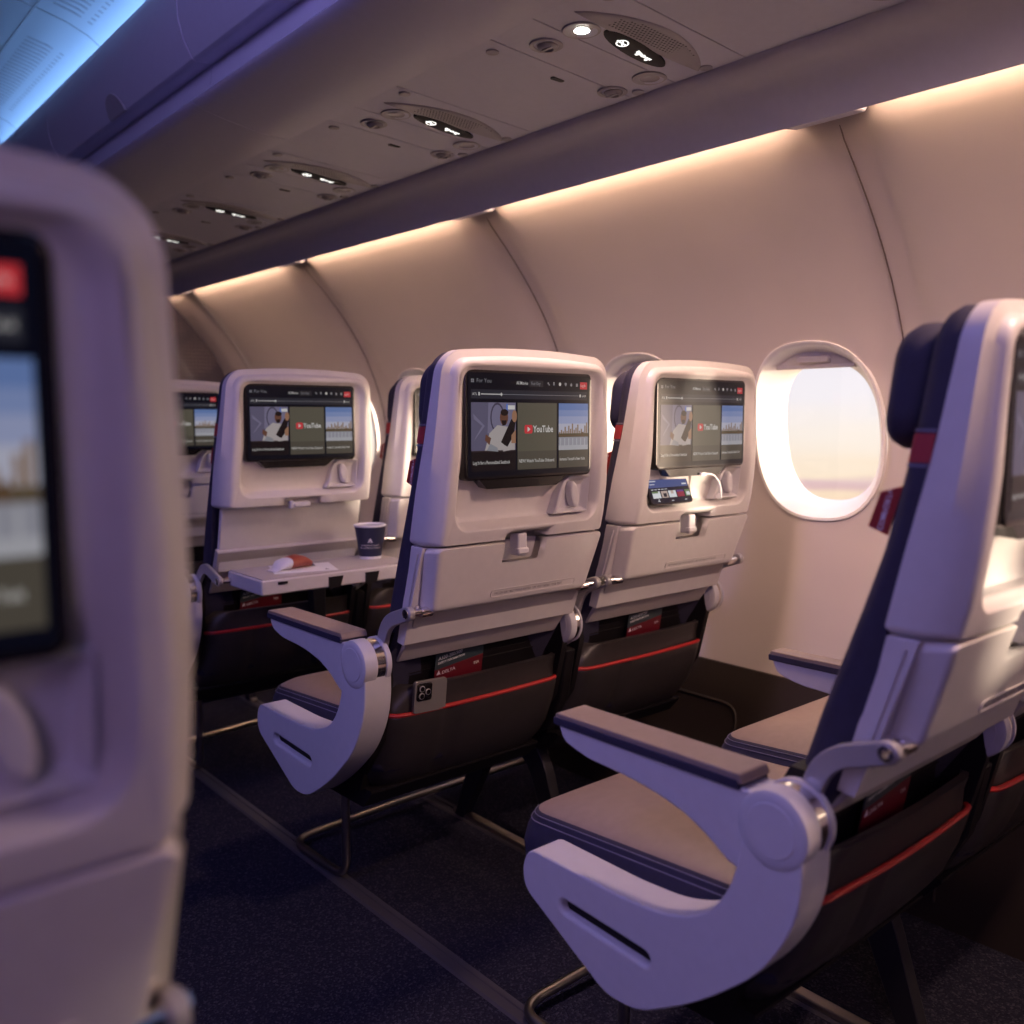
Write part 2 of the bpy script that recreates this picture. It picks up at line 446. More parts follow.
    tp([(.34, .70), (.42, .60), (.58, .66), (.60, .72)], 'grey'); tp([(.70, .72), (.76, .63), (.90, .70)], 'shirt')
    tp([(0, .72), (0, 1), (1, 1), (1, .72)], 'dark')
    text('Log In for a Personalized Seatback', .056, .852, .045, 'white', .70, .00005)
    # tile 2
    rect(.386, .295, .697, .915, 'olive'); rect(.386, .745, .697, .915, 'olive2')
    poly([(.446, .50), (.440, .515), (.440, .565), (.446, .58), (.496, .58), (.502, .565), (.502, .515), (.496, .50)], 'red')
    poly([(.463, .515), (.463, .565), (.486, .54)], 'white')
    text('YouTube', .508, .568, .088, 'white', .78, .00035)
    text('NEW! Watch YouTube Onboard', .396, .850, .045, 'white', .74, .00005)
    # tile 3: skyline over water
    for a, b, k in ((.295, .36, 'sky1'), (.36, .42, 'sky2'), (.42, .49, 'sky3'), (.49, .60, 'sky4')): rect(.713, a, .963, b, k)
    for i in range(16):
        u = .716 + i * .0153; h = [.03, .05, .035, .08, .04, .09, .06, .11, .05, .07, .10, .04, .06, .03, .09, .12][i]
        rect(u, .60 - h, u + .011, .60, 'skyline')
    rect(.713, .585, .963, .62, 'trees'); rect(.713, .600, .963, .612, 'bridge'); rect(.905, .575, .925, .63, 'bridge')
    rect(.713, .62, .963, .70, 'water'); rect(.713, .70, .963, .745, 'water2')
    for i in range(7): rect(.725 + i * .034, .63, .733 + i * .034, .735, 'water2')
    rect(.713, .745, .963, .915, 'olive2')
    text('Immerse Yourself in New York', .722, .846, .042, 'white', .64, .00005)
    y0 = ff(1.06) + .0035
    mb.v = [(-.007 + x * 1.034, y + y0, 1.066 + (z - 1.063) * 1.038) for x, y, z in mb.v]
    return mb.mesh('display', mats, 0, recalc=False)

def screen_mesh():
    mb = MB(); y = ff(1.06) + .007; L = []
    for ins, d in ((.001, .030), (0, .004), (.001, -.001), (.003, -.0028), (.006, -.003)):
        L.append([(x, y + d, z) for x, z in rr(-.007, 1.066, .153 - ins, .0955 - ins, .011 - ins * .5)])
    mb.loops(L, 0, True, True)
    # chin below the glass
    mb.loops([[(x, y + .03, z) for x, z in ((-.126, .973), (-.106, .957), (.056, .957), (.082, .973))],
              [(x, y + .0005, z) for x, z in ((-.126, .973), (-.108, .955), (.058, .955), (.084, .973))]], 0, True, True)
    return mb.mesh('screen', [M['bezel']], 35)

def dock_mesh():
    """hollowed corner beside the shelf with an oval grip"""
    mb = MB()
    yb = lambda z, d: ff(z) + d + .010
    P = [(.160, .897), (.160, .970), (.106, .970), (.090, .958), (.082, .938), (.077, .912), (.070, .897)]
    P2 = [(.159, .900), (.159, .967), (.110, .967), (.097, .957), (.089, .938), (.084, .914), (.079, .900)]
    mb.loops([[(x, yb(z, .027), z) for x, z in P], [(x, yb(z, .006), z) for x, z in P], [(x, yb(z, .0045), z) for x, z in P2],
              [(.121 + (x - .121) * .80, yb(z, .020), .932 + (z - .932) * .78) for x, z in P2]], 0, True, True)
    L = []
    for s_, d in ((1, .018), (1, .006), (.9, .003), (.6, .001)):
        ring = []
        for k in range(20):
            a = 2 * PI * k / 20; dx, dz = .011 * s_ * math.cos(a), .026 * s_ * math.sin(a)
            ring.append((.121 + dx + dz * -.25, yb(.93, d) - dz * .1, .933 + dz))
        L.append(ring)
    mb.loops(L, 0, True, True)
    return mb.mesh('handset_dock', [M['shell2']], 35)

def latch_mesh():
    mb = MB(); mb.box((-.012, -.026, .848), (.022, .026, .042)); mb.box((-.012, -.036, .836), (.026, .012, .012))
    return mb.mesh('latch', [M['shell2']])
def slot_mesh():
    """pressed label strip low on the tray"""
    mb = MB()
    zc = .757; A = rr(.045, zc, .108, .0075, .007)
    B = rr(.045, zc, .105, .0055, .005)
    mb.loops([[(x, ff(z) - .0015, z) for x, z in A], [(x, ff(z) - .0040, z) for x, z in A], [(x, ff(z) - .0035, z) for x, z in B], [(x, ff(z) - .0028, z) for x, z in B]], 0, True, True)
    return mb.mesh('label_strip', [M['shell']])
def slot_text_mesh():
    mb = MB(); t = text_mb('FASTEN SEAT BELT WHILE SEATED   LIFE VEST UNDER YOUR SEAT', .0062, 0)
    for p in t.v: mb.vert((-.054 + p[0] * .93, ff(.755) - .0042, .755 + p[1]))
    for f in t.f: mb.face(f, 0)
    return mb.mesh('printed_line', [M['groove']], 0, recalc=False)

def lower_shell_mesh():
    mb = MB()
    mb.prism([(.030, .8565), (-.005, .8555), (.013, .80), (.034, .737), (.044, .712), (.058, .672), (.079, .675)], 'x', -.2115, .2115)
    for x in (-.2125, .2125):
        mb.prism([(.010, .845), (.007, .845), (.044, .727), (.047, .727)], 'x', x - .002, x + .002)
        mb.prism([(.003, .84), (-.001, .84), (.037, .727), (.041, .727)], 'x', x - .0012, x + .0012)
    return mb.mesh('lower_shell', [M['shell']])
def lower_panel_mesh():
    mb = MB(); mb.prism([(.020, .859), (.008, .859), (.035, .735), (.045, .69), (.06, .69)], 'x', -.198, .198)
    return mb.mesh('recess_panel', [M['shell']])
def skirt_mesh():
    mb = MB(); A = [(.024, .745), (.048, .702), (.074, .664), (.100, .630)]
    L = []
    poly = [(y, z) for y, z in A] + [(y + .014, z + .010) for y, z in A[::-1]]
    mb.loops([[(-.202 - .006 * math.sin(z * 9), y, z) for y, z in poly], [(.202 + .006 * math.sin(z * 9), y, z) for y, z in poly]], 0, True, True)
    return mb.mesh('back_skirt', [M['skirt']])
def back_panel_mesh():
    mb = MB()
    mb.prism([(.09, .69), (.128, .622), (.152, .56), (.165, .44), (.20, .36), (.30, .33), (.30, .40), (.22, .45), (.175, .60), (.13, .69)], 'x', -.222, .222)
    for z in (.607, .592):
        y = .128 + (.622 - z) * .39
        mb.box((0, y, z), (.37, .003, .0022))
    return mb.mesh('lower_back_panel', [M['black']])
PZ = .016
pk = lerp([z + .016 for z in (.30, .33, .37, .41, .46, .505, .508, .535, .572)], [.245, .205, .168, .142, .122, .110, .114, .113, .104])
def pocket_mesh(kind):
    """kind flap: leather above the piping; pouch: leather below"""
    mb = MB(); N = 22
    rows = [z + PZ for z in ([.498, .508, .52, .535, .55, .558] if kind == 'flap' else [.328, .334, .345, .36, .38, .41, .435, .46, .485, .50, .506, .508])]
    L = []; Lb = []
    for z in rows:
        xl, xr_ = (-.214, .232)
        if kind == 'flap':
            t = max(0, (z - .525 - PZ) / .033); xl = -.214 + .042 * t
        else:
            t = max(0, (.385 + PZ - z) / .06); c = 1 - math.sqrt(max(0, 1 - min(1, t) ** 2)); xl += .05 * c; xr_ -= .05 * c
        row = []; rowb = []
        for i in range(N + 1):
            u = i / N; x = xl + (xr_ - xl) * u
            e = min(x - xl, xr_ - x)
            rnd = .028 * max(0, 1 - e / .035) ** 2
            seam = 0
            if kind == 'pouch': seam = .010 * math.exp(-((x + .075) / .007) ** 2)
            off = -.007 if kind == 'pouch' else 0
            y = pk(z) + rnd + seam + off - .008 * math.sin(PI * u)
            row.append((x, y, z)); rowb.append((x, y + .012, z + .001))
        L.append(row); Lb.append(rowb)
    ring = [a + b[::-1] for a, b in zip(L, Lb)]
    mb.loops(ring, 0, True, True)
    return mb.mesh('p', [M['dleather']], 50)
def piping_mesh():
    mb = MB(); pts = []
    for i in range(25):
        u = i / 24; x = -.208 + .434 * u; e = min(x + .214, .232 - x)
        pts.append((x, pk(.507 + PZ) - .006 - .008 * math.sin(PI * u) + .028 * max(0, 1 - e / .035) ** 2, .509 + PZ))
    mb.tube(pts, .0045, 8); return mb.mesh('red_piping', [M['red']])

def foam_mesh():
    mb = MB(); L = []
    def add(ins, yf): L.append([(x, yf(z), z) for x, z in outline(ins, .47, ZT - .003, rt=.047)])
    add(.001, lambda z: fr(z) - .002)
    add(-.001, lambda z: fr(z) + .004)
    add(-.001, lambda z: fo(z) - .016)
    add(.004, lambda z: fo(z) - .006)
    add(.014, lambda z: fo(z))
    add(.05, lambda z: fo(z) + .004)
    add(.12, lambda z: fo(z) + .004)
    mb.loops(L, 0, True, True)
    return mb.mesh('back_cushion', [M['navy']], 50)
def band_mesh(z0, z1, out, s):
    mb = MB()
    if 1:
        L = []
        for z in (z0, z1):
            h = hwz(z)
            pr = [(h + out, fr(z) + .001), (h + out, fo(z) - .016), (h - .003 + out, fo(z) - .006 + out), (h - .013, fo(z) + out), (h - .045, fo(z) + .003 + out),
                  (h - .045, fo(z) - .004), (h - .02, fo(z) - .012), (h - .01, fr(z) + .001)]
            L.append([(s * x, y, z) for x, y in pr])
        mb.loops(L, 0, True, True)
    return mb
def headrest_mesh():
    mb = MB(); L = []
    for ins, d in ((.012, -.004), (.0, .010), (0, .024), (.006, .035), (.02, .042), (.05, .044), (.07, .040)):
        ring = []
        for x, z in rr(0, 1.112, .178 - ins, .066 - ins * .75, max(.040 - ins * .5, .010), 7):
            wing = .012 * (abs(x) / .18) ** 2
            ring.append((x, fo(z) + d + wing * (1 if d > 0 else 0), z))
        L.append(ring)
    mb.loops(L, 0, True, True)
    return mb.mesh('headrest', [M['navy']], 60)
def tag_mesh():
    mb = MB()
    mb.prism([(fo(1.0) - .004, 1.010), (fo(1.0) + .020, 1.003), (fo(.97) + .026, .966), (fo(.965) + .004, .958)], 'x', -.1985, -.1955)
    return mb.mesh('red_tag', [M['tag']])
def tag_text_mesh():
    mb = MB(); t = text_mb('COMFORT+', .0085, 0, 'CENTER', .0001)
    for p in t.v:
        # reads upward along the tag
        mb.vert((-.1988, fo(.985) + .014 - p[1] + (-(p[0])) * .22, .984 + p[0] * .95))
    for f in t.f: mb.face(f[::-1], 0)
    return mb.mesh('tag_lettering', [M['white']], 0, recalc=False)

def cushion_loop(z, ins, r=.05):
    y0, y1 = .14, .610
    P = []
    hw = .222 - ins
    for x, y in rr(0, (y0 + y1) / 2, hw, (y1 - y0) / 2 - ins, max(r - ins * .4, .01), 6): P.append((x, y, z + .030 * min(1, max(0, (.60 - y) / .32))))
    return P
def cushion_mesh():
    mb = MB()
    spec = [(.368, .02), (.374, .006), (.388, .002), (.43, -.002), (.455, .003), (.474, .012), (.479, .016), (.483, .023), (.489, .036), (.494, .055), (.497, .09), (.498, .15)]
    L = [cushion_loop(z, i) for z, i in spec]
    mb.loops(L, [1, 1, 1, 1, 1, 1, 0, 0, 0, 0, 0], True, True)
    return mb.mesh('seat_cushion', [M['taupe'], M['navy']], 60)
def stitch_mesh():
    mb = MB()
    for z, i in ((.4745, .0112), (.4665, .0070)): mb.tube([Vector(p) for p in cushion_loop(z, i)], .0009, 5, 0, True)
    return mb.mesh('stitching', [M['thread']])
def pan_mesh():
    mb = MB(); mb.prism([(.17, .36), (.20, .325), (.50, .315), (.57, .345), (.57, .356), (.17, .365)], 'x', -.215, .215)
    return mb.mesh('seat_pan', [M['black']])

# aisle end bay: outer face at x = -.284
def bez(pts, r, n=6):
    P = [(a, b, 0) for a, b in pts]; P = [P[-1]] + P + [P[0]]
    out = []
    N = len(pts)
    for i in range(N):
        a, b, c = (Vector((*pts[i - 1], 0)), Vector((*pts[i], 0)), Vector((*pts[(i + 1) % N], 0)))
        rad = r[i] if isinstance(r, list) else r
        d1, d2 = a - b, c - b
        k = min(rad, d1.length * .48, d2.length * .48)
        p0, p1 = b + d1.normalized() * k, b + d2.normalized() * k
        for t in range(n + 1):
            u = t / n; q = p0 * (1 - u) ** 2 + b * 2 * u * (1 - u) + p1 * u * u
            out.append((q.x, q.y))
    return out
def endpanel_mesh():
    poly = bez([(.500, .474), (.516, .448), (.512, .412), (.352, .330), (.296, .334), (.205, .392), (.115, .475), (.074, .555), (.073, .640), (.145, .640), (.158, .560), (.195, .505), (.26, .480), (.34, .474)],
               [.02, .02, .03, .02, .03, .06, .05, .05, .004, .004, .03, .04, .03, .02])
    mb = MB(); mb.prism(poly, 'x', -.284, -.228)
    me = mb.mesh('end_panel', [M['shell2']], 30)
    c = MB()
    def cap(r0, hw, xa, xb):
        pts = []
        a = Vector((.428, .4165)); b = Vector((.288, .4105)); d = (b - a).normalized(); n = Vector((-d.y, d.x))
        for k in range(9): t = PI / 2 + PI * k / 8; pts.append(a + d * r0 * math.cos(t) + n * r0 * math.sin(t))
        for k in range(9): t = -PI / 2 + PI * k / 8; pts.append(b + d * r0 * math.cos(t) + n * r0 * math.sin(t))
        return [(xa, p.x, p.y) for p in pts]
    c.loops([cap(.0135, 0, -.29, 0), cap(.0135, 0, -.2845, 0), cap(.0095, 0, -.281, 0), cap(.0095, 0, -.262, 0)], 0, True, True)
    return boolean_cut(me, [c.mesh('c', [M['shell2']])])
def endslot_mesh():
    mb = MB(); pts = []
    a = Vector((.428, .4165)); b = Vector((.288, .4105)); d = (b - a).normalized(); n = Vector((-d.y, d.x)); r0 = .0075
    for k in range(9): t = PI / 2 + PI * k / 8; pts.append(a + d * r0 * math.cos(t) + n * r0 * math.sin(t))
    for k in range(9): t = -PI / 2 + PI * k / 8; pts.append(b + d * r0 * math.cos(t) + n * r0 * math.sin(t))
    mb.loops([[(-.262, p.x, p.y) for p in pts], [(-.272, p.x, p.y) for p in pts]], 0, True, True)
    return mb.mesh('panel_slot', [M['black']])
def arm_poly():
    return bez([(.447, .671), (.437, .648), (.395, .636), (.30, .632), (.22, .615), (.158, .575), (.10, .59), (.066, .64), (.10, .672), (.16, .672)], [.006, .02, .02, .05, .05, .02, .04, .035, .02, .02])
def arm_mesh(xa=-.281, xb=-.231):
    mb = MB(); mb.prism(arm_poly(), 'x', xa, xb)
    return mb.mesh('armrest', [M['shell2']], 30)
def armpad_mesh(xa=-.283, xb=-.229):
    mb = MB()
    P = bez([(.450, .6765), (.450, .684), (.155, .688), (.150, .6765)], [.003, .004, .004, .003])
    mb.prism(P, 'x', xa, xb); 
    return mb.mesh('armrest_pad', [M['taupe']], 30)
def armtrim_mesh(xa=-.2845, xb=-.2275):
    mb = MB(); mb.prism(bez([(.452, .668), (.4525, .678), (.157, .681), (.154, .670)], .002), 'x', xa, xb)
    return mb.mesh('armrest_trim', [M['navy']], 30)
def pivot_mesh(xa=-.284, xb=-.228):
    mb = MB(); c = (0, .110, .640); r = .044
    mid0, mid1 = xa + (xb - xa) * .42, xb - (xb - xa) * .22
    mb.lathe([(r - .014, xa - .0035), (r - .006, xa - .0035), (r - .001, xa - .001), (r, xa + .003), (r, mid0)], c, 'x', 40, 0)
    mb.lathe([(r - .004, mid0), (r - .002, mid0 + .002), (r - .002, mid1 - .002), (r - .004, mid1)], c, 'x', 40, 1)
    mb.lathe([(r, mid1), (r, xb - .003), (r - .004, xb), (r - .012, xb)], c, 'x', 40, 0)
    mb.lathe([(.031, xa - .0040), (.030, xa - .0048), (0.001, xa - .0050)], c, 'x', 40, 0)
    return mb.mesh('armrest_pivot', [M['shell2'], M['chrome']], 35)
def trayarm_mesh(xa=-.236, xb=-.224, pts=((.012, .741), (.082, .716), (.103, .66))):
    path = smooth_path([(a, b, 0) for a, b in pts], .03)
    mb = MB(); up, dn = [], []
    for i, p in enumerate(path):
        t = (path[min(i + 1, len(path) - 1)] - path[max(i - 1, 0)]).normalized(); n = Vector((-t.y, t.x, 0))
        up.append((p + n * .0125)); dn.append((p - n * .0125))
    # rounded end at the pin
    endc = path[0]; t = (path[1] - path[0]).normalized(); n = Vector((-t.y, t.x, 0))
    arc = [endc + (n * math.cos(a) - t * math.sin(a)) * -.0125 for a in [PI * k / 8 for k in range(1, 8)]]
    poly = [(p.x, p.y) for p in up] + [(p.x, p.y) for p in dn[::-1]] 
    arc2 = [endc - n * .0125 * math.cos(PI * k / 8) - t * .0125 * math.sin(PI * k / 8) for k in range(1, 8)]
    poly += [(p.x, p.y) for p in arc2]
    mb.prism(poly, 'x', xa, xb)
    return mb.mesh('tray_arm', [M['lever']], 30)
def traypin_mesh(xa=-.240, xb=-.185, c=(.012, .741)):
    mb = MB(); mb.lathe([(.005, xa), (.0085, xa + .001), (.0085, xa + .006), (.0065, xa + .007), (.0065, xb)], (0, c[0], c[1]), 'x', 16)
    mb.lathe([(.0095, xb - .02), (.0095, xb + .002)], (0, c[0] + .002, c[1] - .002), 'x', 16)
    return mb.mesh('tray_hinge_pin', [M['chrome']], 40)
def sideframe_mesh():
    """dark bracket between the armrest pivot and the back"""
    mb = MB(); mb.prism([(.10, .655), (.09, .60), (.12, .48), (.18, .40), (.26, .36), (.30, .42), (.20, .50), (.15, .62), (.135, .655)], 'x', -.227, -.213)
    return mb.mesh('side_frame', [M['black']])
def pulltab_mesh():
    mb = MB(); mb.prism([(.400, .322), (.425, .322), (.425, .272), (.412, .250), (.396, .256), (.402, .276)], 'x', -.012, .022)
    return mb.mesh('seat_pull_tab', [M['chrome']])
def partition_mesh():
    """dark leather-edged divider between two neighbouring pockets"""
    mb = MB(); mb.prism([(.098, .580), (.118, .47), (.16, .39), (.26, .34), (.26, .40), (.18, .46), (.13, .585)], 'x', .234, .262)
    return mb.mesh('pocket_divider', [M['black']])

def mirrored(me_fn, key):
    def f():
        me = cached(key, me_fn).copy()
        bm = bmesh.new(); bm.from_mesh(me)
        for v in bm.verts: v.co.x = -v.co.x
        bmesh.ops.reverse_faces(bm, faces=bm.faces)
        bm.to_mesh(me); bm.free()
        me.polygons.foreach_set('use_smooth', [True] * len(me.polygons)); me.set_sharp_from_angle(angle=math.radians(35))
        return me
    return f

def add(name, key, fn, parent, mirror=False, bevel=0, seg=2, label=None):
    me = cached((key, 'm'), mirrored(fn, key)) if mirror else cached(key, fn)
    return obj(name, me, parent, bevel, seg, label)

def make_seat(xc, y0, label, aisle=None, right_arm=None, tray='up', divider=False):
    r = thing('passenger_seat', label, 'airplane seat', (xc, y0, 0), 'airplane seats in the cabin')
    if tray == 'up':
        add('back_shell', 'shell', shell_mesh, r)
        add('lower_shell', 'lshell', lower_shell_mesh, r, bevel=.003)
        t = add('tray_table', 'tray', tray_stowed_mesh, r)
        add('latch', 'latch', latch_mesh, t, bevel=.003)
        s = add('label_strip', 'strip', slot_mesh, t)
        add('printed_line', 'striptext', slot_text_mesh, t)
    else:
        add('back_shell', 'shelld', shell_tray_down_mesh, r)
        add('lower_shell', 'lpanel', lower_panel_mesh, r, bevel=.004, label='flat beige panel left bare by the lowered tray')
        lt = MB(); lt.box((-.004, -.034, .858), (.046, .020, .013)); lt.box((-.03, -.030, .858), (.012, .02, .02))
        build('latch', lt, M['shell2'], r, .004)
        mb = MB(); mb.prism([(-.205, .669), (-.02, .669), (-.02, .705), (-.205, .705)], 'x', -.198, .225)
        t = build('tray_table', mb, M['shell'], r, .004, label='folded out tray table lying level')
        lv = MB()
        lv.box((.0135, -.1125, .7065), (.415, .178, .003))
        build('tray_leaf', lv, M['skirt'], t, .001)
        lb = MB(); lb.box((-.145, -.2055, .695), (.024, .003, .006)); build('tray_button', lb, M['black'], t)
        for x in (-.005, .098):
            lb = MB(); lb.prism([(x - .020, .695), (x + .020, .695), (x + .012, .668), (x - .020, .668)], 'y', -.2075, -.2035)
            build('tray_catch', lb, M['black'], t)
        br = MB(); br.prism([(.06, .667), (.145, .667), (.125, .635), (.118, .40), (.085, .40), (.080, .635)], 'y', .075, .105)
        br.box((.1, .05, .655), (.05, .10, .022))
        build('tray_support', br, M['black'], r, .004)
    sc = add('screen', 'screen', screen_mesh, r)
    add('display', 'display', display_mesh, sc)
    add('handset_dock', 'dock', dock_mesh, r, bevel=.0015)
    add('back_skirt', 'skirt', skirt_mesh, r, bevel=.003)
    add('lower_back_panel', 'bpanel', back_panel_mesh, r)
    pf = add('seat_pocket', 'flap', lambda: pocket_mesh('flap'), r)
    add('pocket_pouch', 'pouch', lambda: pocket_mesh('pouch'), pf)
    add('red_piping', 'piping', piping_mesh, pf, label='red piping along the pocket')
    bc = add('back_cushion', 'foam', foam_mesh, r)
    for sg in (-1, 1):
        rb = add('red_band', 'band%d' % sg, lambda: band_mesh(1.035, 1.064, .0014, sg).mesh('red_band', [M['redband']], 40), bc, label='red band around the cushion edge')
        add('band_piping', 'pipa%d' % sg, lambda: band_mesh(1.0305, 1.0335, .0018, sg).mesh('band_piping', [M['thread']], 40), bc)
        add('band_piping', 'pipb%d' % sg, lambda: band_mesh(1.0655, 1.0685, .0018, sg).mesh('band_piping', [M['thread']], 40), bc)
    add('headrest', 'headrest', headrest_mesh, r)
    tg = add('red_tag', 'tag', tag_mesh, r, mirror=(aisle == 'right'), label='small red cloth tag with vertical lettering')
    if aisle != 'right': add('tag_lettering', 'tagtext', tag_text_mesh, tg)
    cu = add('seat_cushion', 'cushion', cushion_mesh, r)
    add('stitching', 'stitch', stitch_mesh, cu)
    add('seat_pan', 'pan', pan_mesh, r)
    add('pull_tab', 'ptab', pulltab_mesh, r, bevel=.003)
    for sgn in (-1, 1):
        m = sgn > 0
        add('side_frame', 'sframe', sideframe_mesh, r, m)
        if tray == 'up':
            ta = add('tray_arm', 'tarm', trayarm_mesh, r, m, bevel=.002)
            add('hinge_pin', 'tpin', traypin_mesh, ta, m)
        else:
            ta = add('tray_arm', 'tarmd', lambda: trayarm_mesh(-.232, -.222, [(-.035, .684), (.055, .712), (.103, .66)]), r, m, bevel=.002)
            add('hinge_pin', 'tpind', lambda: traypin_mesh(-.236, -.160, (-.035, .684)), ta, m)
    if aisle:
        m = aisle == 'right'
        ep = add('end_panel', 'epanel', endpanel_mesh, r, m, bevel=.005, seg=3)
        add('panel_slot', 'eslot', endslot_mesh, ep, m)
        am = add('armrest', 'arm', arm_mesh, r, m, bevel=.004)
        add('armrest_pad', 'apad', armpad_mesh, am, m, bevel=.003)
        add('armrest_trim', 'atrim', armtrim_mesh, am, m, bevel=.001)
        add('armrest_pivot', 'apivot', pivot_mesh, am, m)
        if m:
            for q in (ep, am): q.location = (-.02, 0, -.055)
            for q in r.children:
                if q.name.startswith('tray_arm') and q.data is cached(('tarm', 'm'), None): q.location = (-.022, 0, -.008)
    if right_arm:
        am = add('armrest', 'arm2', lambda: arm_mesh(.220, 0.252), r, bevel=.004)
        add('armrest_pad', 'apad2', lambda: armpad_mesh(.219, 0.253), am, bevel=.003)
        add('armrest_trim', 'atrim2', lambda: armtrim_mesh(.218, 0.254), am, bevel=.001)
        add('armrest_pivot', 'apivot2', lambda: pivot_mesh(.219, 0.253), am)
    if divider: add('pocket_divider', 'divider', partition_mesh, r, bevel=.004)
    return r

def Y(k): return .418 + .864 * k
XA, XW = 1.104, 1.596
make_seat(XA, Y(0), 'nearest right aisle seat, cut by the right edge, taupe cushion and sunlit shell', 'left', True, divider=True)
make_seat(XW, Y(0), 'window seat mostly hidden behind the nearest right aisle seat', None, True)
make_seat(XA, Y(1), 'aisle seat in the middle of the photo with a phone tucked in its pocket', 'left', True, divider=True)
make_seat(XW, Y(1), 'seat beside the bright oval window with a phone propped under its screen', None, True)
make_seat(XA, Y(2), 'aisle seat with its tray table lowered, holding a cup and snack', 'left', True, tray='down', divider=True)
make_seat(XW, Y(2), 'narrow sliver of a window seat showing behind the middle aisle seat', None, True)
make_seat(XA, Y(3), 'farthest aisle seat before the dotted bulkhead, half hidden by the blurred seat', 'left', True)
make_seat(-.032, .498, 'large blurred seat filling the left edge of the photo', 'right', False)

# ------------------------------------------------------------------ seat legs per row
def seat_legs(y0, label):
    r = thing('seat_leg_frame', label, 'seat legs', (0, y0, 0), 'leg frames under the seat pairs')
    x1, x2 = 1.022, 1.45
    a = MB()
    a.tube(smooth_path([(x1, .50, .312), (x1, .50, .014), (x1 - .015, .742, .022), (1.30, .728, .040), (1.86, .722, .045)], .055, 8), .0095, 12)
    build('baggage_bar', a, M['steel'], r, smooth=60)
    b = MB()
    b.prism(bez([(.635, .0), (.598, .0), (.47, .235), (.40, .262), (.335, .235), (.235, .0), (.195, .0), (.275, .25), (.33, .312), (.50, .312), (.545, .235)], [.004, .004, .05, .03, .05, .004, .004, .08, .03, .03, .04]), 'x', x2 - .014, x2 + .014)
    build('spreader_leg', b, M['darkmetal'], r, .002)
    c = MB(); c.box((x2, .415, .008), (.026, .46, .016)); 
    build('track_shoe', c, M['steel'], r, .003)
    d = MB()
    for yy in (.30, .48): d.tube([(.96, yy, .298), (1.86, yy, .298)], .014, 14)
    build('cross_tube', d, M['darkmetal'], r, smooth=60)
    return r
seat_legs(Y(0), 'metal legs and floor bar under the nearest right seat pair')
seat_legs(Y(1), 'bent metal floor bar and spread legs under the middle seat pair')
seat_legs(Y(2), 'metal legs and bar under the seat pair with the lowered tray')
seat_legs(Y(3), 'dim legs under the farthest seat, before the bulkhead')

# ------------------------------------------------------------------ things on and in the seats
def safety_card(xc, y0, label, lx=-.075):
    t = thing('safety_card', label, 'card', (xc + lx, y0 + .137, .531), 'safety cards in the seat pockets')
    a = MB(); W = .118
    a.prism([(-W / 2, 0), (W / 2, 0), (W / 2, .108), (-W / 2, .092)], 'y', .0, .0016)
    build('card', a, M['teal'], t)
    b = MB(); b.prism([(-W / 2, 0), (W / 2, 0), (W / 2, .076), (-W / 2, .060)], 'y', -.0004, .0010)
    build('red_field', b, M['cardred'], t)
    def put(s, size, x, z, sx=1, m='white'):
        q = text_mb(s, size, 0, bold=.0001); mb = MB()
        for p in q.v: mb.vert((x + p[0] * sx, -.0008, z + p[1] + p[0] * sx * .135))
        for f in q.f: mb.face(f, 0)
        build('lettering', mb, M['white'], t, smooth=0, recalc=False)
    put('A330-200/300', .0105, -.053, .080, .95); put('SAFETY INFORMATION', .0068, -.053, .0715, .9)
    put('DELTA', .009, -.042, .050, 1.2); put('TSA', .008, .036, .056)
    tr = MB(); tr.prism([(-.054, .0495), (-.045, .0505), (-.0495, .059)], 'y', -.0009, .0012); build('triangle_mark', tr, M['white'], t)
    t.rotation_euler = (.17, 0, 0)
    return t
safety_card(XA, Y(0), 'teal and red safety card in the nearest right seat pocket', .0)
safety_card(XA, Y(1), 'teal and red safety card behind the phone in the middle seat pocket', -.035)
safety_card(XW, Y(1), 'teal and red safety card in the pocket of the seat beside the oval window', .025)
safety_card(XA, Y(2), 'red safety card in the pocket under the lowered tray table', -.045)

# phone standing in the pocket
ph = thing('smartphone', 'grey smartphone with three rear lenses standing in the dark seat pocket', 'phone', (XA - .128, Y(1) + .101, .524))
a = MB(); a.loops([[(x, d, z) for x, z in rr(0, .031, .037 - i, .031 - i, .006)] for i, d in ((.0008, .004), (0, .0032), (0, -.0032), (.0008, -.004))], 0, True, True)
build('phone_body', a, M['phone'], ph)
b = MB(); b.loops([[(x, d, z) for x, z in rr(-.016, .041, .017 - i, .017 - i, .005)] for i, d in ((0, -.003), (0, -.0055), (.001, -.006))], 0, True, True)
cb = build('camera_bump', b, M['bezel'], ph)
for cx, cz in ((-.023, .048), (-.023, .034), (-.009, .041)):
    c = MB(); c.lathe([(.0060, -.0055), (.0060, -.0078), (.0048, -.0084)], (cx, 0, cz), 'y', 20, 0, True, False); c.lathe([(.0048, -.0084), (.0044, -.0072), (.0005, -.0070)], (cx, 0, cz), 'y', 20, 1, False, True)
    build('lens', c, [M['lever'], M['bezel']], cb)
ph.rotation_euler = (.06, .05, 0)

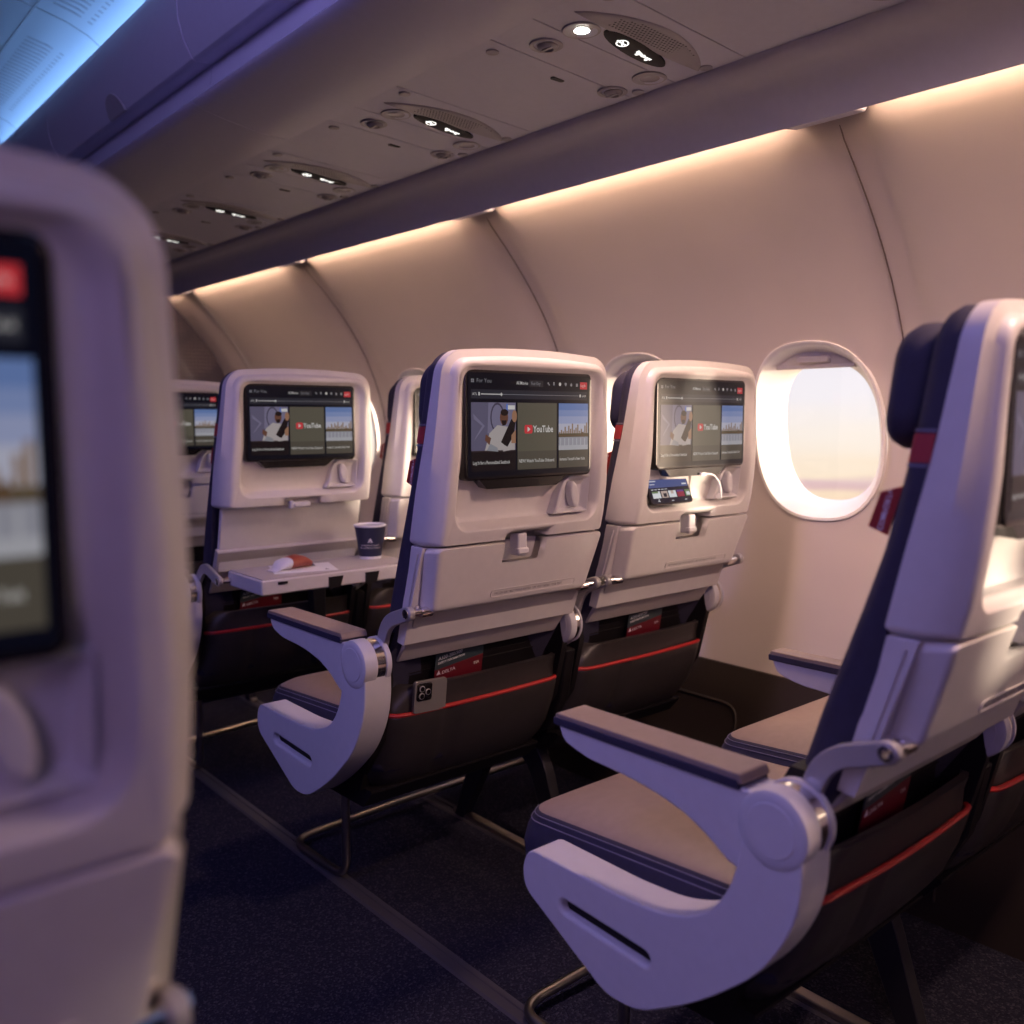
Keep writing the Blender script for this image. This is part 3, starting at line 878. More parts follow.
# phone propped on the shelf, playing a programme list
ph2 = thing('smartphone', 'tilted smartphone with a lit screen propped under the window seat screen', 'phone', (XW - .083, Y(1) - .040, .896))
a = MB(); a.loops([[(x, d, z) for x, z in rr(0, .034, .069 - i, .034 - i, .007)] for i, d in ((.0008, .004), (0, .0032), (0, -.0032), (.0008, -.004))], 0, True, True)
build('phone_body', a, M['bezel'], ph2)
pm = [emis('phone_' + k, srgb(*c), .8) for k, c in (('bg', (34, 30, 44)), ('blue', (84, 92, 140)), ('white', (220, 222, 226)), ('green', (110, 130, 90)), ('red', (150, 50, 66)), ('purple', (100, 60, 130)), ('tan', (190, 170, 160)))]
d = MB(); ly = [0]
def pq(x0, z0, x1, z1, k):
    ly[0] += 1; y = -.0041 - ly[0] * .00005
    d.face([d.vert((x0, y, z0)), d.vert((x1, y, z0)), d.vert((x1, y, z1)), d.vert((x0, y, z1))], k)
pq(-.066, .003, .066, .065, 0); pq(-.066, .037, .066, .058, 1)
pq(-.062, .0505, -.038, .0525, 2); pq(-.060, .044, -.044, .0455, 2); pq(.047, .041, .062, .044, 2); pq(.035, .060, .060, .0615, 2); pq(-.062, .060, -.058, .0625, 2)
for i in range(5): pq(-.060 + i * .011, .0325, -.052 + i * .011, .0340, 2)
pq(-.060, .014, -.034, .029, 2); pq(-.060, .025, -.040, .029, 3); pq(-.031, .014, -.010, .029, 6); pq(-.025, .016, -.014, .024, 0)
pq(-.007, .014, .018, .029, 2); pq(.001, .022, .010, .029, 6); pq(.021, .014, .045, .027, 4); pq(.021, .025, .045, .029, 5); pq(.048, .014, .066, .029, 3); pq(.052, .016, .064, .024, 2)
for x in (-.045, 0, .045): pq(x - .004, .006, x + .004, .0075, 2); 
pq(-.0465, .0085, -.0435, .0115, 2)
obj('display', d.mesh('phone_display', pm, 0, recalc=False), ph2)
ph2.rotation_euler = (-.40, 0, .02)
# charging lead from the shelf to the socket
cab = MB(); X, Yc = XW, Y(1)
cab.tube(smooth_path([(X - .002, Yc - .058, .958), (X + .022, Yc - .066, .957), (X + .045, Yc - .068, .935), (X + .057, Yc - .062, .902), (X + .062, Yc - .052, .900)], .02, 8), .0022, 8)
cab.box((X - .004, Yc - .058, .9575), (.016, .006, .006))
tag(build('charging_cable', cab, M['paper'], smooth=60), 'short pale charging cable plugged in below the screen beside the window', 'cable')

# tray things
ZTR = .7085
Y3 = Y(2)
cup = thing('paper_cup', 'navy paper cup of coffee standing on the lowered tray table', 'cup', (XA + .168, Y3 - .085, ZTR))
a = MB(); a.lathe([(.0285, .0), (.0290, .002), (.0295, .007)], n=36, mi=1); a.lathe([(.0295, .007), (.041, .086)], n=36, mi=0, cap0=False, cap1=False)
build('cup_body', a, [M['cup'], M['paper']], cup, smooth=60)
a = MB(); a.lathe([(.0405, .0845), (.0425, .086), (.0428, .0885), (.041, .0905), (.0394, .089), (.0386, .080)], n=36, cap0=False, cap1=False)
build('rim', a, M['paper'], cup, smooth=60)
a = MB(); a.lathe([(.0385, .0855), (.001, .0857)], n=30); build('coffee', a, M['coffee'], cup)
def on_cup(mbx, z0, ang0):
    o = MB()
    for p in mbx.v:
        z = z0 + p[1]; rad = .0295 + (z - .007) / .079 * .0115 + .0004
        th = ang0 + p[0] / rad
        o.vert((rad * math.cos(th), rad * math.sin(th), z))
    for f in mbx.f: o.face(f, 0)
    return o
face_ang = math.atan2(-(Y3 - .085), -(XA + .168))
tri = MB(); tri.v = [(-.0070, 0, 0), (0, .0035, 0), (0, .0115, 0), (.0070, 0, 0), (-.0075, -.0012, 0), (0, .0015, 0), (.0075, -.0012, 0)]; tri.f = [(0, 1, 2), (1, 3, 2), (4, 6, 5)]; tri.m = [0, 0, 0]
build('triangle_logo', on_cup(tri, .0455, face_ang), M['white'], cup, smooth=0, recalc=False)
for s, z, w in (('BRINGING THE BEST', .0355, .0056), ('OF COFFEE TO THE SKY', .0285, .0056)):
    q = text_mb(s, w, 0, 'CENTER')
    build('lettering', on_cup(q, z, face_ang), M['white'], cup, smooth=0, recalc=False)
nap = MB(); nap.prism([(-.075, -.060), (.078, -.066), (.086, .055), (-.064, .066)], 'z', 0, .0016)
n_ = thing('napkin', 'white paper napkin lying under the snack packet on the tray', 'napkin', (XA - .055, Y3 - .118, ZTR))
n_.rotation_euler = (0, 0, -.25)
build('sheet', nap, M['paper'], n_)
tr = MB(); tr.prism([(.050, -.050), (.060, -.050), (.055, -.040)], 'z', .0016, .0020); build('triangle_mark', tr, M['groove'], n_)
sn = thing('snack_packet', 'crumpled red and white snack packet lying on the napkin', 'snack', (XA - .072, Y3 - .112, ZTR + .0018))
sn.rotation_euler = (0, 0, .22); sn.scale = (1.0, 1.1, 1.3)
def packet():
    mb = MB(); L = []; mi = []
    S = [(-.066, .019, .0012), (-.058, .0185, .0016), (-.052, .017, .006), (-.038, .022, .018), (-.018, .024, .023), (-.004, .0245, .025), (.012, .024, .025), (.032, .023, .022), (.045, .021, .014), (.052, .017, .007), (.058, .0185, .0016), (.066, .019, .0012)]
    for i, (x, w, h) in enumerate(S):
        ring = []
        for k in range(20):
            a = 2 * PI * k / 20
            wob = 1 + .08 * math.sin(3 * a + i * 1.7)
            ring.append((x, w * math.cos(a) * wob, h / 2 + h / 2 * math.sin(a) * (wob if math.sin(a) > 0 else 1)))
        L.append(ring)
    mb.loops(L, [0, 0, 0, 0, 1, 1, 1, 1, 2, 0, 0], True, True)
    return mb
build('wrapper', packet(), [M['wrapw'], M['wrap'], M['wrapb']], sn, smooth=60)

# ------------------------------------------------------------------ cabin shell
YA, YB = -2.265, 4.40
_pz = [0.0, .20, .43, .65, .85, 1.05, 1.17, 1.283, 1.42, 1.522, 1.635, 1.72]
_px = [1.84, 1.91, 1.966, 1.985, 1.990, 1.972, 1.94, 1.893, 1.815, 1.73, 1.614, 1.52]
_pc = np.polyfit(_pz, _px, 6)
def Xw(z): return float(np.polyval(_pc, z)) if z < 1.64 else float(np.polyval(_pc, 1.64)) - (z - 1.64) * .15
SEAMS = [.9615 + 1.06667 * k for k in range(-3, 4)]
def relief(y):
    d = 0
    for s in SEAMS:
        t = abs(y - s)
        k = min(1, max(0, (.088 - t) / .045)); d += .022 * k * k * (3 - 2 * k)
    return d
def wallp(y, z): return (Xw(z) + relief(y), y, z)
WHW, WHH, WZ = .168, .208, 1.043
CW = .53333
def sup(a, hw, hh, n=2.5):
    c, s = math.cos(a), math.sin(a)
    return (hw * math.copysign(abs(c) ** (2 / n), c), hh * math.copysign(abs(s) ** (2 / n), s))
w = MB()
ZLO, ZHI, ZTOP = .78, 1.31, 1.735
ts = [0, .02, .05, .09, .14, .22, .32, .42, .5, .58, .68, .78, .86, .91, .95, .98, 1]
def grid(ys, zs):
    ids = [[w.vert(wallp(y, z)) for y in ys] for z in zs]
    for i in range(len(zs) - 1):
        for j in range(len(ys) - 1): w.face((ids[i][j], ids[i][j + 1], ids[i + 1][j + 1], ids[i + 1][j]))
zl = [.40 + (ZLO - .40) * i / 6 for i in range(7)]; zh = [ZHI + (ZTOP - ZHI) * i / 10 for i in range(11)]; zm = [ZLO + (ZHI - ZLO) * i / 10 for i in range(11)]
WINY = [1.2 + CW * k for k in range(-6, 6)]; WOFF = -.016
for yc in WINY:
    ys = [yc - CW / 2 + CW * t for t in ts]
    grid(ys, zl); grid(ys, zh)
    per = [(y, ZLO) for y in ys[:-1]] + [(ys[-1], z) for z in zm[:-1]] + [(y, ZHI) for y in ys[:0:-1]] + [(ys[0], z) for z in zm[:0:-1]]
    rings = []
    inner = []
    for (y, z) in per:
                # superellipse point in the direction of the perimeter point
        dy, dz = y - yc - WOFF, z - WZ
        k = (abs(dy / WHW) ** 2.5 + abs(dz / WHH) ** 2.5) ** (-1 / 2.5)
        inner.append((yc + WOFF + dy * k, WZ + dz * k))
    for t in (0, .25, .5, .75, .9, 1):
        rings.append([wallp(p[0] + (q[0] - p[0]) * t, p[1] + (q[1] - p[1]) * t) for p, q in zip(per, inner)])
    w.loops(rings)
ys = [4.135 + (YB - 4.135) * i / 6 for i in range(7)]
grid(ys, zl + zm[1:] + zh[1:])
struct(build('wall_right', w, M['wall'], smooth=50))
# thin seam between sidewall panels
for i, s in enumerate(SEAMS):
    if s < -.5: continue
    t = MB(); pts = [(Xw(z) + .0210, s, z) for z in np.linspace(.42, 1.66, 26)]
    t.tube(pts, .0018, 6)
    struct(build('trim_%d' % (i + 1), t, M['seam'], smooth=60))
# windows
def oval(yc, hw, hh, dx, n=48, zc=WZ, slope=True):
    out = []
    for k in range(n):
        a = 2 * PI * k / n; p = sup(a, hw, hh)
        z = zc + p[1]
        out.append((Xw(z) + dx, yc + p[0], z))
    return out
for i, yc in enumerate(WINY):
    yc += WOFF; f = MB()
    L = [oval(yc, WHW + .006, WHH + .006, .004), oval(yc, WHW + .004, WHH + .004, -.004), oval(yc, WHW - .003, WHH - .003, -.004), oval(yc, WHW - .007, WHH - .007, .004)]
    f.loops(L)
    L2 = [oval(yc, WHW - .007, WHH - .007, .004), oval(yc, .150, .190, .024), oval(yc, .132, .174, .052), oval(yc, .124, .166, .072)]
    # flatten the outermost ring to a near-plane
    f.loops(L2)
    wf = struct(build('window_%d' % (i + 1), f, M['reveal'], smooth=50))
    g = MB()
    L3 = oval(yc, .128, .170, .066)
    g.face([g.vert(p) for p in L3])
    build('pane', g, M['glass'], wf, smooth=0, recalc=False)
    sd = MB(); pts = []
    zb = .90 if i in (0, 1, 3, 4) else 1.196  # out-of-view shades drawn low to block sun and warm window light
    for k in range(97):
        a = -PI / 2 + 2 * PI * k / 96; p = sup(a, .149, .189); z = WZ + p[1]
        if z >= zb: pts.append((yc + p[0], z))
    h = .149 * (1 - (abs(zb - WZ) / .189) ** 2.5) ** .4
    pts = [(yc + h, zb)] + pts + [(yc - h, zb)]
    sd.loops([[(Xw(z) + .026, y, z) for y, z in pts], [(Xw(z) + .032, y, z) for y, z in pts]], 0, True, True)
    sd.prism([(Xw(zb) + .020, zb - .002), (Xw(zb) + .033, zb - .002), (Xw(zb) + .033, zb + .006), (Xw(zb) + .020, zb + .006)], 'y', yc - h + .003, yc + h - .003)
    shd = build('shade', sd, M['shade'], wf, smooth=40)
    hd = MB(); hd.loops([[(Xw(zb + .016) + .028, y, z) for y, z in rr(yc, zb + .0185, .044, .009, .0085)], [(Xw(zb + .016) + .014, y, z) for y, z in rr(yc, zb + .0185, .040, .006, .0055)]], 0, True, True)
    build('shade_handle', hd, M['shade'], shd, smooth=50)

# dado panel and floor
d = MB()
DZ = [0, .08, .18, .28, .36, .425, .432]
def dx(z): return Xw(max(z, .2)) - .006 - (.05 * max(0, .3 - z))
ysd = [YA + (YB - YA) * i / 40 for i in range(41)]
d.loops([[(dx(z), y, z) for y in ysd] for z in DZ], close=False)
d.loops([[(dx(.432), y, .432) for y in ysd], [(dx(.432) + .02, y, .436) for y in ysd]], close=False)
bs = struct(build('baseboard_right', d, M['dado'], smooth=50))
for i, yc in enumerate([1.55, 2.08, 1.01]):
    p = MB(); pts = smooth_path([(dx(.05) - .004, yc - .19, .05), (dx(.33) - .004, yc - .19, .335), (dx(.33) - .004, yc + .19, .335), (dx(.05) - .004, yc + .19, .05)], .05)
    p.tube([(dx(q.z) - .003, q.y, q.z) for q in pts], .004, 8)
    build('raised_rib', p, M['dado'], bs, smooth=60)
f = MB(); f.box((-.2, (YA + YB) / 2, -.02), (4.4, YB - YA + .1, .04)); struct(build('floor', f, M['carpet']))
for i, (x, wd) in enumerate(((1.022, .022), (1.45, .022), (-.10, .022))):
    t = MB(); t.prism([(x - wd, .0005), (x - wd + .004, .005), (x - .006, .005), (x - .005, .002), (x + .005, .002), (x + .006, .005), (x + wd - .004, .005), (x + wd, .0005)], 'y', YA, YB)
    struct(build('trim_%d' % (20 + i), t, M['track']))
# valance above the wash light
v = MB(); v.prism([(1.418, 1.716), (1.424, 1.704), (1.452, 1.692), (1.487, 1.672), (1.513, 1.641), (1.528, 1.612), (1.531, 1.616), (1.522, 1.650), (1.508, 1.690), (1.505, 1.736), (1.42, 1.736)], 'y', YA, YB)
struct(build('trim_30', v, M['shell2'], smooth=50))
v = MB(); v.prism([(1.40, 1.736), (1.62, 1.736), (1.62, 1.75), (1.40, 1.75)], 'y', YA, YB); struct(build('trim_31', v, M['groove']))
# little end brackets where the wash light stops at each seam
for i, s in enumerate(SEAMS):
    if s < 0: continue
    b = MB(); b.prism([(1.516, 1.665), (1.531, 1.620), (1.610, 1.632), (1.625, 1.650), (1.625, 1.730), (1.51, 1.730)], 'y', s - .072, s + .072)
    struct(build('trim_%d' % (40 + i), b, M['bin'], bevel=.004))

# overhead bins
BIN_SEAMS = [-1.10, -.06, .98, 2.04, 3.09, 4.13]
edges = [YA] + BIN_SEAMS[1:] + [YB]
names = ['', 'overhead bin above the nearest right seat, at the top edge', 'overhead bin above the middle seat pair', 'overhead bin with a half round latch, above the lowered tray seat', 'overhead bin above the farthest seat', 'short overhead bin at the dotted bulkhead']
bots = [(1.052, 1.7325), (1.02, 1.731), (.97, 1.735), (.90, 1.746), (.85, 1.757), (.826, 1.766), (.822, 1.772), (.828, 1.779), (.862, 1.79), (.872, 1.86), (.90, 1.99), (1.052, 1.99)]
door = [(.838, 1.855), (.826, 1.860), (.808, 1.895), (.797, 1.94), (.796, 1.985), (.806, 2.03), (.826, 2.068), (.852, 2.094), (.868, 2.098), (.90, 2.09), (.90, 1.86)]
for i in range(6):
    a, b = edges[i], edges[i + 1]
    t = thing('overhead_bin', names[i] or 'overhead bin behind the camera', 'overhead bin', (.85, a, 1.73), 'overhead bins along the right side')
    hb = MB(); hb.prism([(x - .85, z - 1.73) for x, z in bots], 'y', .0012, b - a - .0012); build('bin_housing', hb, M['bin'], t, smooth=50)
    db = MB(); db.prism([(x - .85, z - 1.73) for x, z in door], 'y', .0015, b - a - .0015); dr = build('bin_door', db, M['bin'], t, .002, smooth=50)
    lm = MB(); yl = (b - a) * (.47 if i == 3 else .45)
    pts = [(yl + .060 * math.cos(PI * k / 16), .127 + .050 * math.sin(PI * k / 16)) for k in range(17)]
    def lx(z): return float(np.interp(z + 1.73, [p[1] for p in door[1:8]], [p[0] for p in door[1:8]])) - .85
    lm.loops([[(lx(z) + .004, y, z) for y, z in pts], [(lx(z) - .004, y, z) for y, z in pts]], 0, True, True)
    build('bin_latch', lm, M['psu2'], dr, .002)

# ceiling
c = MB()
cp = [(.985, 2.13), (.98, 2.175), (.955, 2.20), (.91, 2.232), (.85, 2.256), (.765, 2.276), (.60, 2.30), (.3, 2.318), (-.4, 2.32), (-1.2, 2.28), (-2.2, 2.2)]
ysc = [YA + (YB - YA) * i / 12 for i in range(13)]
c.loops([[(x, y, z) for y in ysc] for x, z in cp], close=False)
c.loops([[(1.052, y, 1.99) for y in ysc], [(1.0, y, 2.05) for y in ysc], [(.985, y, 2.13) for y in ysc]], close=False)
ce = struct(build('ceiling', c, M['ceil'], smooth=50))
t = MB()
t.prism([(.763, 2.2745), (.767, 2.2745), (.767, 2.28), (.763, 2.28)], 'y', YA, YB)
for s in (-.15, .91, 1.97, 3.04, 4.1):
    P = [(x, z - .0015) for x, z in cp[2:8]]; P2 = [(x, z + .004) for x, z in cp[2:8]]
    t.prism(P + P2[::-1], 'y', s - .002, s + .002)
struct(build('trim_60', t, M['lever']))
for i, yc in enumerate((3.62, 2.62)):
    g = MB()
    for k in range(22):
        yy = yc - .36 + k * .033
        P = [(.795, 2.2683), (.84, 2.2575), (.875, 2.2465), (.90, 2.2355)]
        g.prism([(x, z) for x, z in P] + [(x, z + .006) for x, z in P[::-1]], 'y', yy, yy + .012)
    gv = build('ceiling_vent', g, M['psu2'])
    tag(gv, ['slatted air vent in the blue ceiling, lower left of the two', 'slatted air vent in the blue ceiling at the top edge'][i], 'vent')
led = mat('led_blue', (0, 0, 0, 1), emit=(.24, .50, 1, 1), es=9)
l = MB(); l.prism([(.925, 2.150), (.955, 2.160), (.953, 2.166), (.923, 2.156)], 'y', YA + .02, YB - .02)
tag(build('led_strip', l, led), 'blue-white light strip hidden in the ceiling cove above the bins', 'light')
# LED trough floor so that no light leaks behind the bins
l = MB(); l.prism([(.868, 2.09), (1.0, 2.05), (1.0, 2.044), (.868, 2.084)], 'y', YA, YB); struct(build('trim_61', l, M['ceil']))

# service panels
PX0, PZ0, PX1, PZ1 = 1.052, 1.7335, 1.420, 1.7155
def pz(x): return PZ0 + (x - PX0) / (PX1 - PX0) * (PZ1 - PZ0)
sign_em = emis('sign_white', (1, .98, .92, 1), 1.6)
lamp_on = mat('reading_lamp_lit', (0, 0, 0, 1), emit=(1, .93, .80, 1), es=26)
lens_off = mat('reading_lamp_lens', (.42, .40, .40, 1), .15)
PITCH = .565
plabels = {0: 'overhead service panel with the lit reading light', 1: 'second overhead service panel from the right, its lights off', 2: 'third overhead service panel from the right', 3: 'fourth overhead service panel from the right, above the lowered tray',
           4: 'farthest overhead service panel, beside the blurred seat', -1: 'blank end of an overhead panel at the top right edge', -2: 'overhead panel behind the camera', 5: 'overhead panel end at the bulkhead'}
def disc(parent, name, x, y, r, mats, prof):
    mb = MB(); mb.lathe(prof, (x, y, pz(x + PX0) - pz(PX0)), 'z', 28, 0, cap0=True, cap1=True)
    return build(name, mb, mats, parent, smooth=50)
def psu(k):
    ys = 1.122 + PITCH * k          # sign centre
    y0, y1 = ys - .105, ys - .105 + PITCH
    t = thing('service_panel', plabels[k], 'overhead panel', (PX0, ys, PZ0), 'overhead service panels')
    Z = lambda x: pz(x) - PZ0
    def slab(ya, yb, nm, m='psu'):
        mb = MB(); mb.prism([(0, 0), (PX1 - PX0, PZ1 - PZ0), (PX1 - PX0, PZ1 - PZ0 + .012), (0, .012)], 'y', ya - ys + .0010, yb - ys - .0010)
        return build(nm, mb, M[m], t, .001)
    slab(y0, ys + .055, 'sign_plate'); slab(ys + .055, ys + .165, 'vent_plate'); slab(ys + .165, y1, 'filler_plate')
    if k in (-2, 5): return
    # eyebrow-shaped speaker housing with punched grille
    hs = MB(); A = []; B = []; C = []
    for i in range(25):
        u = i / 24; x = .03 + .325 * u
        A.append((x, -.012 + .006 * math.sin(PI * u)))
    for i in range(1, 24):
        u = 1 - i / 24; x = .03 + .325 * u
        A.append((x, -.012 - .068 * math.sin(PI * u) ** .75))
    cx, cy = .20, -.04
    def ring(sf, h): return [(cx + (x - cx) * sf, cy + (y - cy) * sf, Z(PX0 + x) - h) for x, y in A]
    hs.loops([ring(1, -.002), ring(.99, .001), ring(.95, .0028), ring(.80, .0032)], 0, True, True)
    sp = build('speaker_housing', hs, M['psu2'], t, smooth=50)
    gr = MB()
    for i in range(26):
        for j in range(7):
            x = .10 + i * .0075 + (j % 2) * .0037; y = -.026 - j * .0065
            u = (x - .03) / .325
            if y < -.012 - .060 * math.sin(PI * u) ** .75: continue
            z = Z(PX0 + x) - .0034
            gr.face([gr.vert((x + .0022 * math.cos(a), y + .0022 * math.sin(a), z - .0004)) for a in (0, PI / 3, 2 * PI / 3, PI, 4 * PI / 3, 5 * PI / 3)])
    build('speaker_grille', gr, M['groove'], sp, smooth=0, recalc=False)
    # sign lens
    sg = MB(); n = 36
    def oval2(rx, ry, h): return [(.202 + rx * math.cos(2 * PI * i / n), .008 + ry * math.sin(2 * PI * i / n) + rx * math.cos(2 * PI * i / n) * .12, Z(PX0 + .202 + rx * math.cos(2 * PI * i / n)) - h) for i in range(n)]
    sg.loops([oval2(.088, .0235, -.001), oval2(.088, .0235, .0032), oval2(.086, .0215, .0040), oval2(.04, .008, .0044)], 0, True, True)
    so = build('sign_lens', sg, M['black'], t, smooth=50)
    ic = MB()
    def q(pts): ic.face([ic.vert((x, y + (x - .202) * .12, Z(PX0 + x) - .0052)) for x, y in pts])
    def circ(cx, cy, r0): q([(cx + r0 * math.cos(2 * PI * i / 10), cy + r0 * math.sin(2 * PI * i / 10)) for i in range(10)])
    def ringq(cx, cy, r0, r1):
        for i in range(16):
            a, b = 2 * PI * i / 16, 2 * PI * (i + 1) / 16
            q([(cx + r0 * math.cos(a), cy + r0 * math.sin(a)), (cx + r1 * math.cos(a), cy + r1 * math.sin(a)), (cx + r1 * math.cos(b), cy + r1 * math.sin(b)), (cx + r0 * math.cos(b), cy + r0 * math.sin(b))])
    # no-smoking sign: cigarette inside a ring
    ringq(.163, .008, .0095, .0125); q([(.148, .006), (.176, .006), (.176, .010), (.148, .010)]); q([(.154, .0005), (.157, -.001), (.172, .0155), (.169, .017)])
    build('no_smoking_icon', ic, sign_em, so, smooth=0, recalc=False); ic = MB()
    # seat belt sign: two strap halves and a buckle
    q([(.204, .001), (.222, .005), (.222, .012), (.204, .009)]); q([(.248, .004), (.230, .006), (.230, .012), (.248, .010)])
    q([(.223, .004), (.229, .004), (.229, .013), (.223, .013)]); circ(.213, .0135, .004); circ(.241, .0135, .004)
    build('seat_belt_icon', ic, sign_em, so, smooth=0, recalc=False)
    # reading lights
    for (x, y, lit) in ((.088, .027, k == 0), (.318, .076, False)):
        a = disc(t, 'reading_light', x, y, .033, M['psu2'], [(.033, .001), (.033, -.0012), (.030, -.0018), (.026, -.0006), (.022, -.0004)])
        b = MB(); b.lathe([(.013, -.0008), (.010, -.002), (.001, -.0025)] if lit else [(.019, -.0008), (.014, -.002), (.001, -.0025)], (x, y, Z(PX0 + x)), 'z', 24)
        build('lamp_lens', b, lamp_on if lit else lens_off, a, smooth=50)
    for (x, y) in ((.085, .112), (.318, .172)):
        a = disc(t, 'air_nozzle', x, y, .03, M['psu2'], [(.030, .001), (.030, -.0015), (.027, -.0025), (.022, -.0008), (.021, .003)])
        b = MB(); b.lathe([(.019, -.0005), (.017, -.005), (.011, -.007), (.009, -.003), (.001, -.003)], (x + .003, y, Z(PX0 + x)), 'z', 24)
        b.box((x, y, Z(PX0 + x) - .006), (.005, .03, .003))
        build('nozzle_ball', b, M['lever'], a, smooth=50)
    mb = MB(); mb.loops([[(x, y, Z(PX0 + .205) - h) for x, y in rr(.200, .205, .016, .0055, .005)] for h in (-.001, .0012)], 0, True, True)
    build('oxygen_slot', mb, M['groove'], t)
    for (x, y) in ((.035, -.085), (.352, -.03), (.352, .135), (.035, .20)):
        disc(t, 'screw_cap', x, y, .011, M['psu2'], [(.012, .001), (.012, -.002), (.009, -.003), (.002, -.0025)])
for k in range(-2, 6): psu(k)
v = MB(); v.prism([(1.0505, 1.748), (1.42, 1.731), (1.42, 1.99), (1.0505, 1.99)], 'y', YA, YB); struct(build('trim_63', v, M['groove']))

# bulkhead, aft wall, left wall
b = MB(); b.box((-.1, YB + .02, 1.16), (4.4, .04, 2.36)); struct(build('wall_front', b, M['bulk']))
b = MB(); b.box((-.1, YA - .02, 1.16), (4.4, .04, 2.36)); struct(build('wall_back', b, M['bounce_dark']))
b = MB(); b.box((-2.22, (YA + YB) / 2, 1.16), (.04, YB - YA, 2.4)); struct(build('wall_left', b, M['bounce_dark']))
# outer skin behind sidewall and bins keeps stray daylight out of the cavities
# ------------------------------------------------------------------ warm wash lights over the sidewall
warm = mat('wash_light', (0, 0, 0, 1), emit=(1, .66, .44, 1), es=40)
sl = sorted(SEAMS + [YB + .02])
first = True
wl = 0
for a, b in zip([YA - .04] + sl[:-1], sl):
    if b - a < .2: continue
    m = MB(); m.prism([(1.530, 1.680), (1.560, 1.690), (1.561, 1.686), (1.531, 1.676)], 'y', a + .085, b - .085)
    o = build('wash_light', m, warm)
    wl += 1
    desc = {4: 'warm light strip above the panel with the bright oval window', 5: 'warm light strip above the sidewall panel left of the bright window', 6: 'warm light strip above the farthest full sidewall panel', 3: 'warm light strip at the top right corner, right of the panel seam', 7: 'short warm light strip against the dotted bulkhead'}.get(wl, 'warm light strip above a sidewall panel outside the frame')
    tag(o, desc, 'light', 'warm wash lights along the wall')

# ------------------------------------------------------------------ sky, sun and cabin lamps
SUN_M = 1.38
sd = Vector((1, -SUN_M, 0)).normalized()
elev = math.radians(2.6)
sdir = Vector((sd.x * math.cos(elev), sd.y * math.cos(elev), math.sin(elev)))
W = bpy.data.worlds.new('sky'); SC.world = W; W.use_nodes = True
nt = W.node_tree; nt.nodes.clear()
out = nt.nodes.new('ShaderNodeOutputWorld'); bg = nt.nodes.new('ShaderNodeBackground')
tc = nt.nodes.new('ShaderNodeTexCoord'); sep = nt.nodes.new('ShaderNodeSeparateXYZ'); nt.links.new(tc.outputs['Generated'], sep.inputs[0])
mr = nt.nodes.new('ShaderNodeMapRange'); mr.inputs[1].default_value = -.25; mr.inputs[2].default_value = .25
mp = nt.nodes.new('ShaderNodeMapping'); mp.inputs['Scale'].default_value = (3, 3, 22); nt.links.new(tc.outputs['Generated'], mp.inputs['Vector'])
ns = nt.nodes.new('ShaderNodeTexNoise'); ns.inputs['Scale'].default_value = 2.2; ns.inputs['Detail'].default_value = 6; nt.links.new(mp.outputs[0], ns.inputs['Vector'])
ad = nt.nodes.new('ShaderNodeMath'); ad.operation = 'MULTIPLY_ADD'; ad.inputs[1].default_value = .035
sb = nt.nodes.new('ShaderNodeMath'); sb.operation = 'SUBTRACT'; sb.inputs[1].default_value = .5
nt.links.new(ns.outputs['Fac'], sb.inputs[0]); nt.links.new(sb.outputs[0], ad.inputs[0]); nt.links.new(sep.outputs['Z'], ad.inputs[2])
nt.links.new(ad.outputs[0], mr.inputs[0])
cr = nt.nodes.new('ShaderNodeValToRGB'); nt.links.new(mr.outputs[0], cr.inputs['Fac'])
stops = [(0, (226, 196, 170)), (.24, (248, 216, 190)), (.335, (252, 226, 196)), (.352, (226, 190, 188)), (.372, (228, 196, 196)), (.385, (253, 232, 206)), (.46, (252, 240, 228)), (.55, (246, 240, 244)), (.75, (236, 232, 242)), (1, (214, 218, 242))]
el = cr.color_ramp.elements
el[0].position = 0; el[0].color = srgb(*stops[0][1]); el[1].position = 1; el[1].color = srgb(*stops[-1][1])
for p, c_ in stops[1:-1]:
    e = el.new(p); e.color = srgb(*c_)
# broad glow of the low sun
dot = nt.nodes.new('ShaderNodeVectorMath'); dot.operation = 'DOT_PRODUCT'; dot.inputs[1].default_value = sdir; nt.links.new(tc.outputs['Generated'], dot.inputs[0])
mx0 = nt.nodes.new('ShaderNodeMath'); mx0.operation = 'MAXIMUM'; mx0.inputs[1].default_value = 0; nt.links.new(dot.outputs['Value'], mx0.inputs[0])
pw = nt.nodes.new('ShaderNodeMath'); pw.operation = 'POWER'; pw.inputs[1].default_value = 14; nt.links.new(mx0.outputs[0], pw.inputs[0])
gl = nt.nodes.new('ShaderNodeVectorMath'); gl.operation = 'SCALE'; gl.inputs[0].default_value = (1, .74, .52); 
m2 = nt.nodes.new('ShaderNodeMath'); m2.operation = 'MULTIPLY'; m2.inputs[1].default_value = 26; nt.links.new(pw.outputs[0], m2.inputs[0]); nt.links.new(m2.outputs[0], gl.inputs['Scale'])
sm = nt.nodes.new('ShaderNodeVectorMath'); sm.operation = 'ADD'; nt.links.new(cr.outputs['Color'], sm.inputs[0]); nt.links.new(gl.outputs[0], sm.inputs[1])
nt.links.new(sm.outputs[0], bg.inputs['Color']); bg.inputs['Strength'].default_value = 1.1
nt.links.new(bg.outputs[0], out.inputs['Surface'])
W.cycles.sampling_method = 'MANUAL'; W.cycles.sample_map_resolution = 512

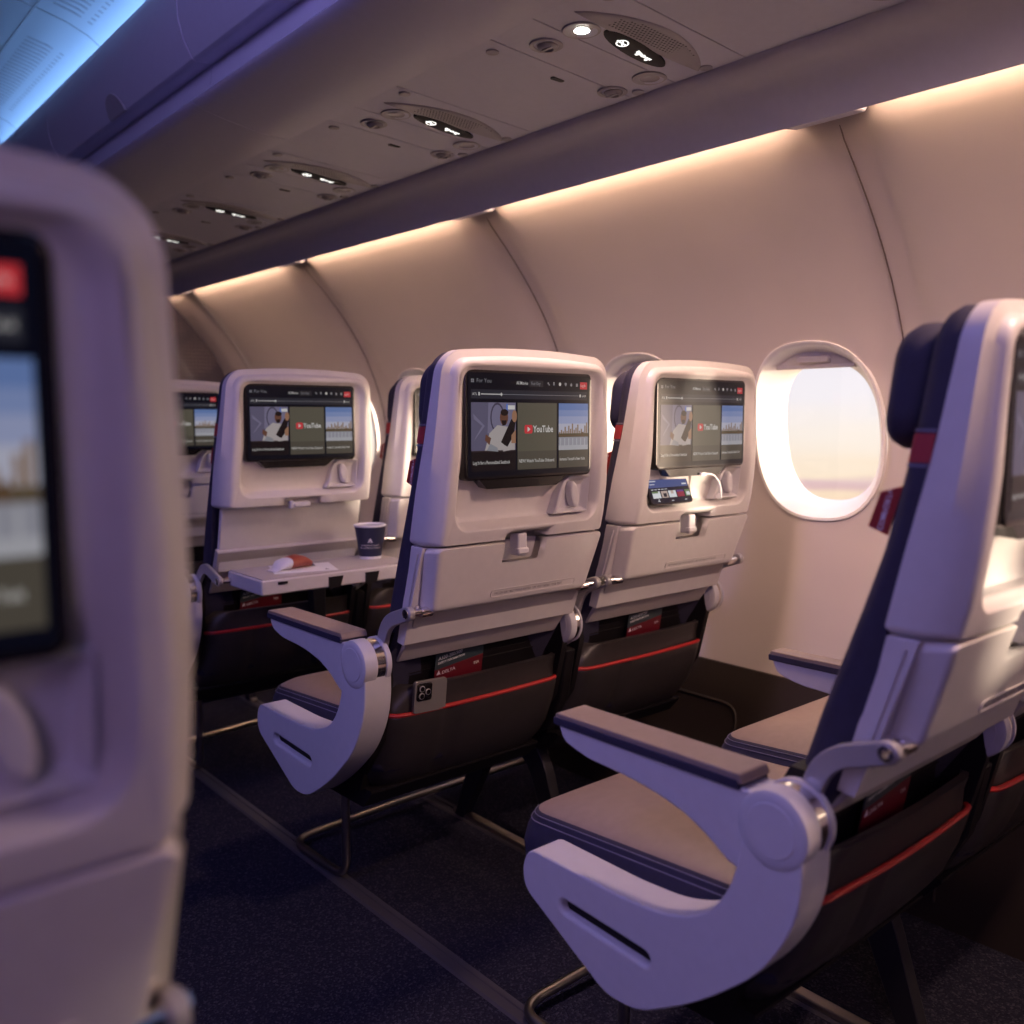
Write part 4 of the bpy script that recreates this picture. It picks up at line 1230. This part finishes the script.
def light(name, typ, loc, energy, col, rot=None, target=None, **kw):
    L = bpy.data.lights.new(name, typ); L.energy = energy; L.color = col
    for k, v in kw.items(): setattr(L, k, v)
    o = bpy.data.objects.new(name, L); COL.objects.link(o); o.location = loc
    if target is not None: o.rotation_euler = (Vector(target) - Vector(loc)).to_track_quat('-Z', 'Y').to_euler()
    return o
light('sun', 'SUN', (4, -4, 2), 9, (1, .80, .60), target=Vector((4, -4, 2)) - sdir, angle=math.radians(3))
# blue mood lighting along the aisle ceiling cove
light('aisle_mood_light', 'AREA', (-.15, 1.2, 2.29), 76, (.40, .35, 1.0), target=(.25, 1.2, 0), shape='RECTANGLE', size=.16, size_y=6.2)
light('middle_fill_light', 'AREA', (-.95, -1.1, 2.15), 17, (.64, .42, 1.0), target=(-.1, .5, .9), shape='RECTANGLE', size=.25, size_y=1.6)  # unseen violet fill lamp added to tint the large left seat
# lit reading light
# the lit one in view, plus an unseen warm fill spot added behind it
for k, xs, e, dy in ((0, (.088,), 27, .05), (-2, (.088,), 44, .5)):
    for x in xs:
        light('reading_and_fill_spot', 'SPOT', (PX0 + x, 1.15 + PITCH * k, 1.705), e, (1, .65, .51), target=(PX0 + x + .05, 1.15 + PITCH * k + dy, .9), spot_size=math.radians(130), spot_blend=.8, shadow_soft_size=.04)


# ------------------------------------------------------------------ camera
cam = bpy.data.cameras.new('camera'); co = bpy.data.objects.new('camera', cam); COL.objects.link(co)
cam.sensor_width = 36; cam.lens = 911 / 1024 * 36
co.location = (0, 0, 1.08)
yaw, pitch = math.radians(40.6), math.radians(-5.95)
co.rotation_euler = (PI / 2 + pitch, 0, -yaw)
cam.clip_start = .02
cam.dof.use_dof = True; cam.dof.focus_distance = 1.64; cam.dof.aperture_fstop = 3.1
SC.camera = co
SC.view_settings.view_transform = 'Standard'; SC.view_settings.look = 'None'; SC.view_settings.gamma = 1; SC.view_settings.exposure = 0
SC.view_settings.use_curve_mapping = False
SC.cycles.use_denoising = True
SC.cycles.max_bounces = 10; SC.cycles.diffuse_bounces = 6; SC.cycles.sample_clamp_indirect = 6
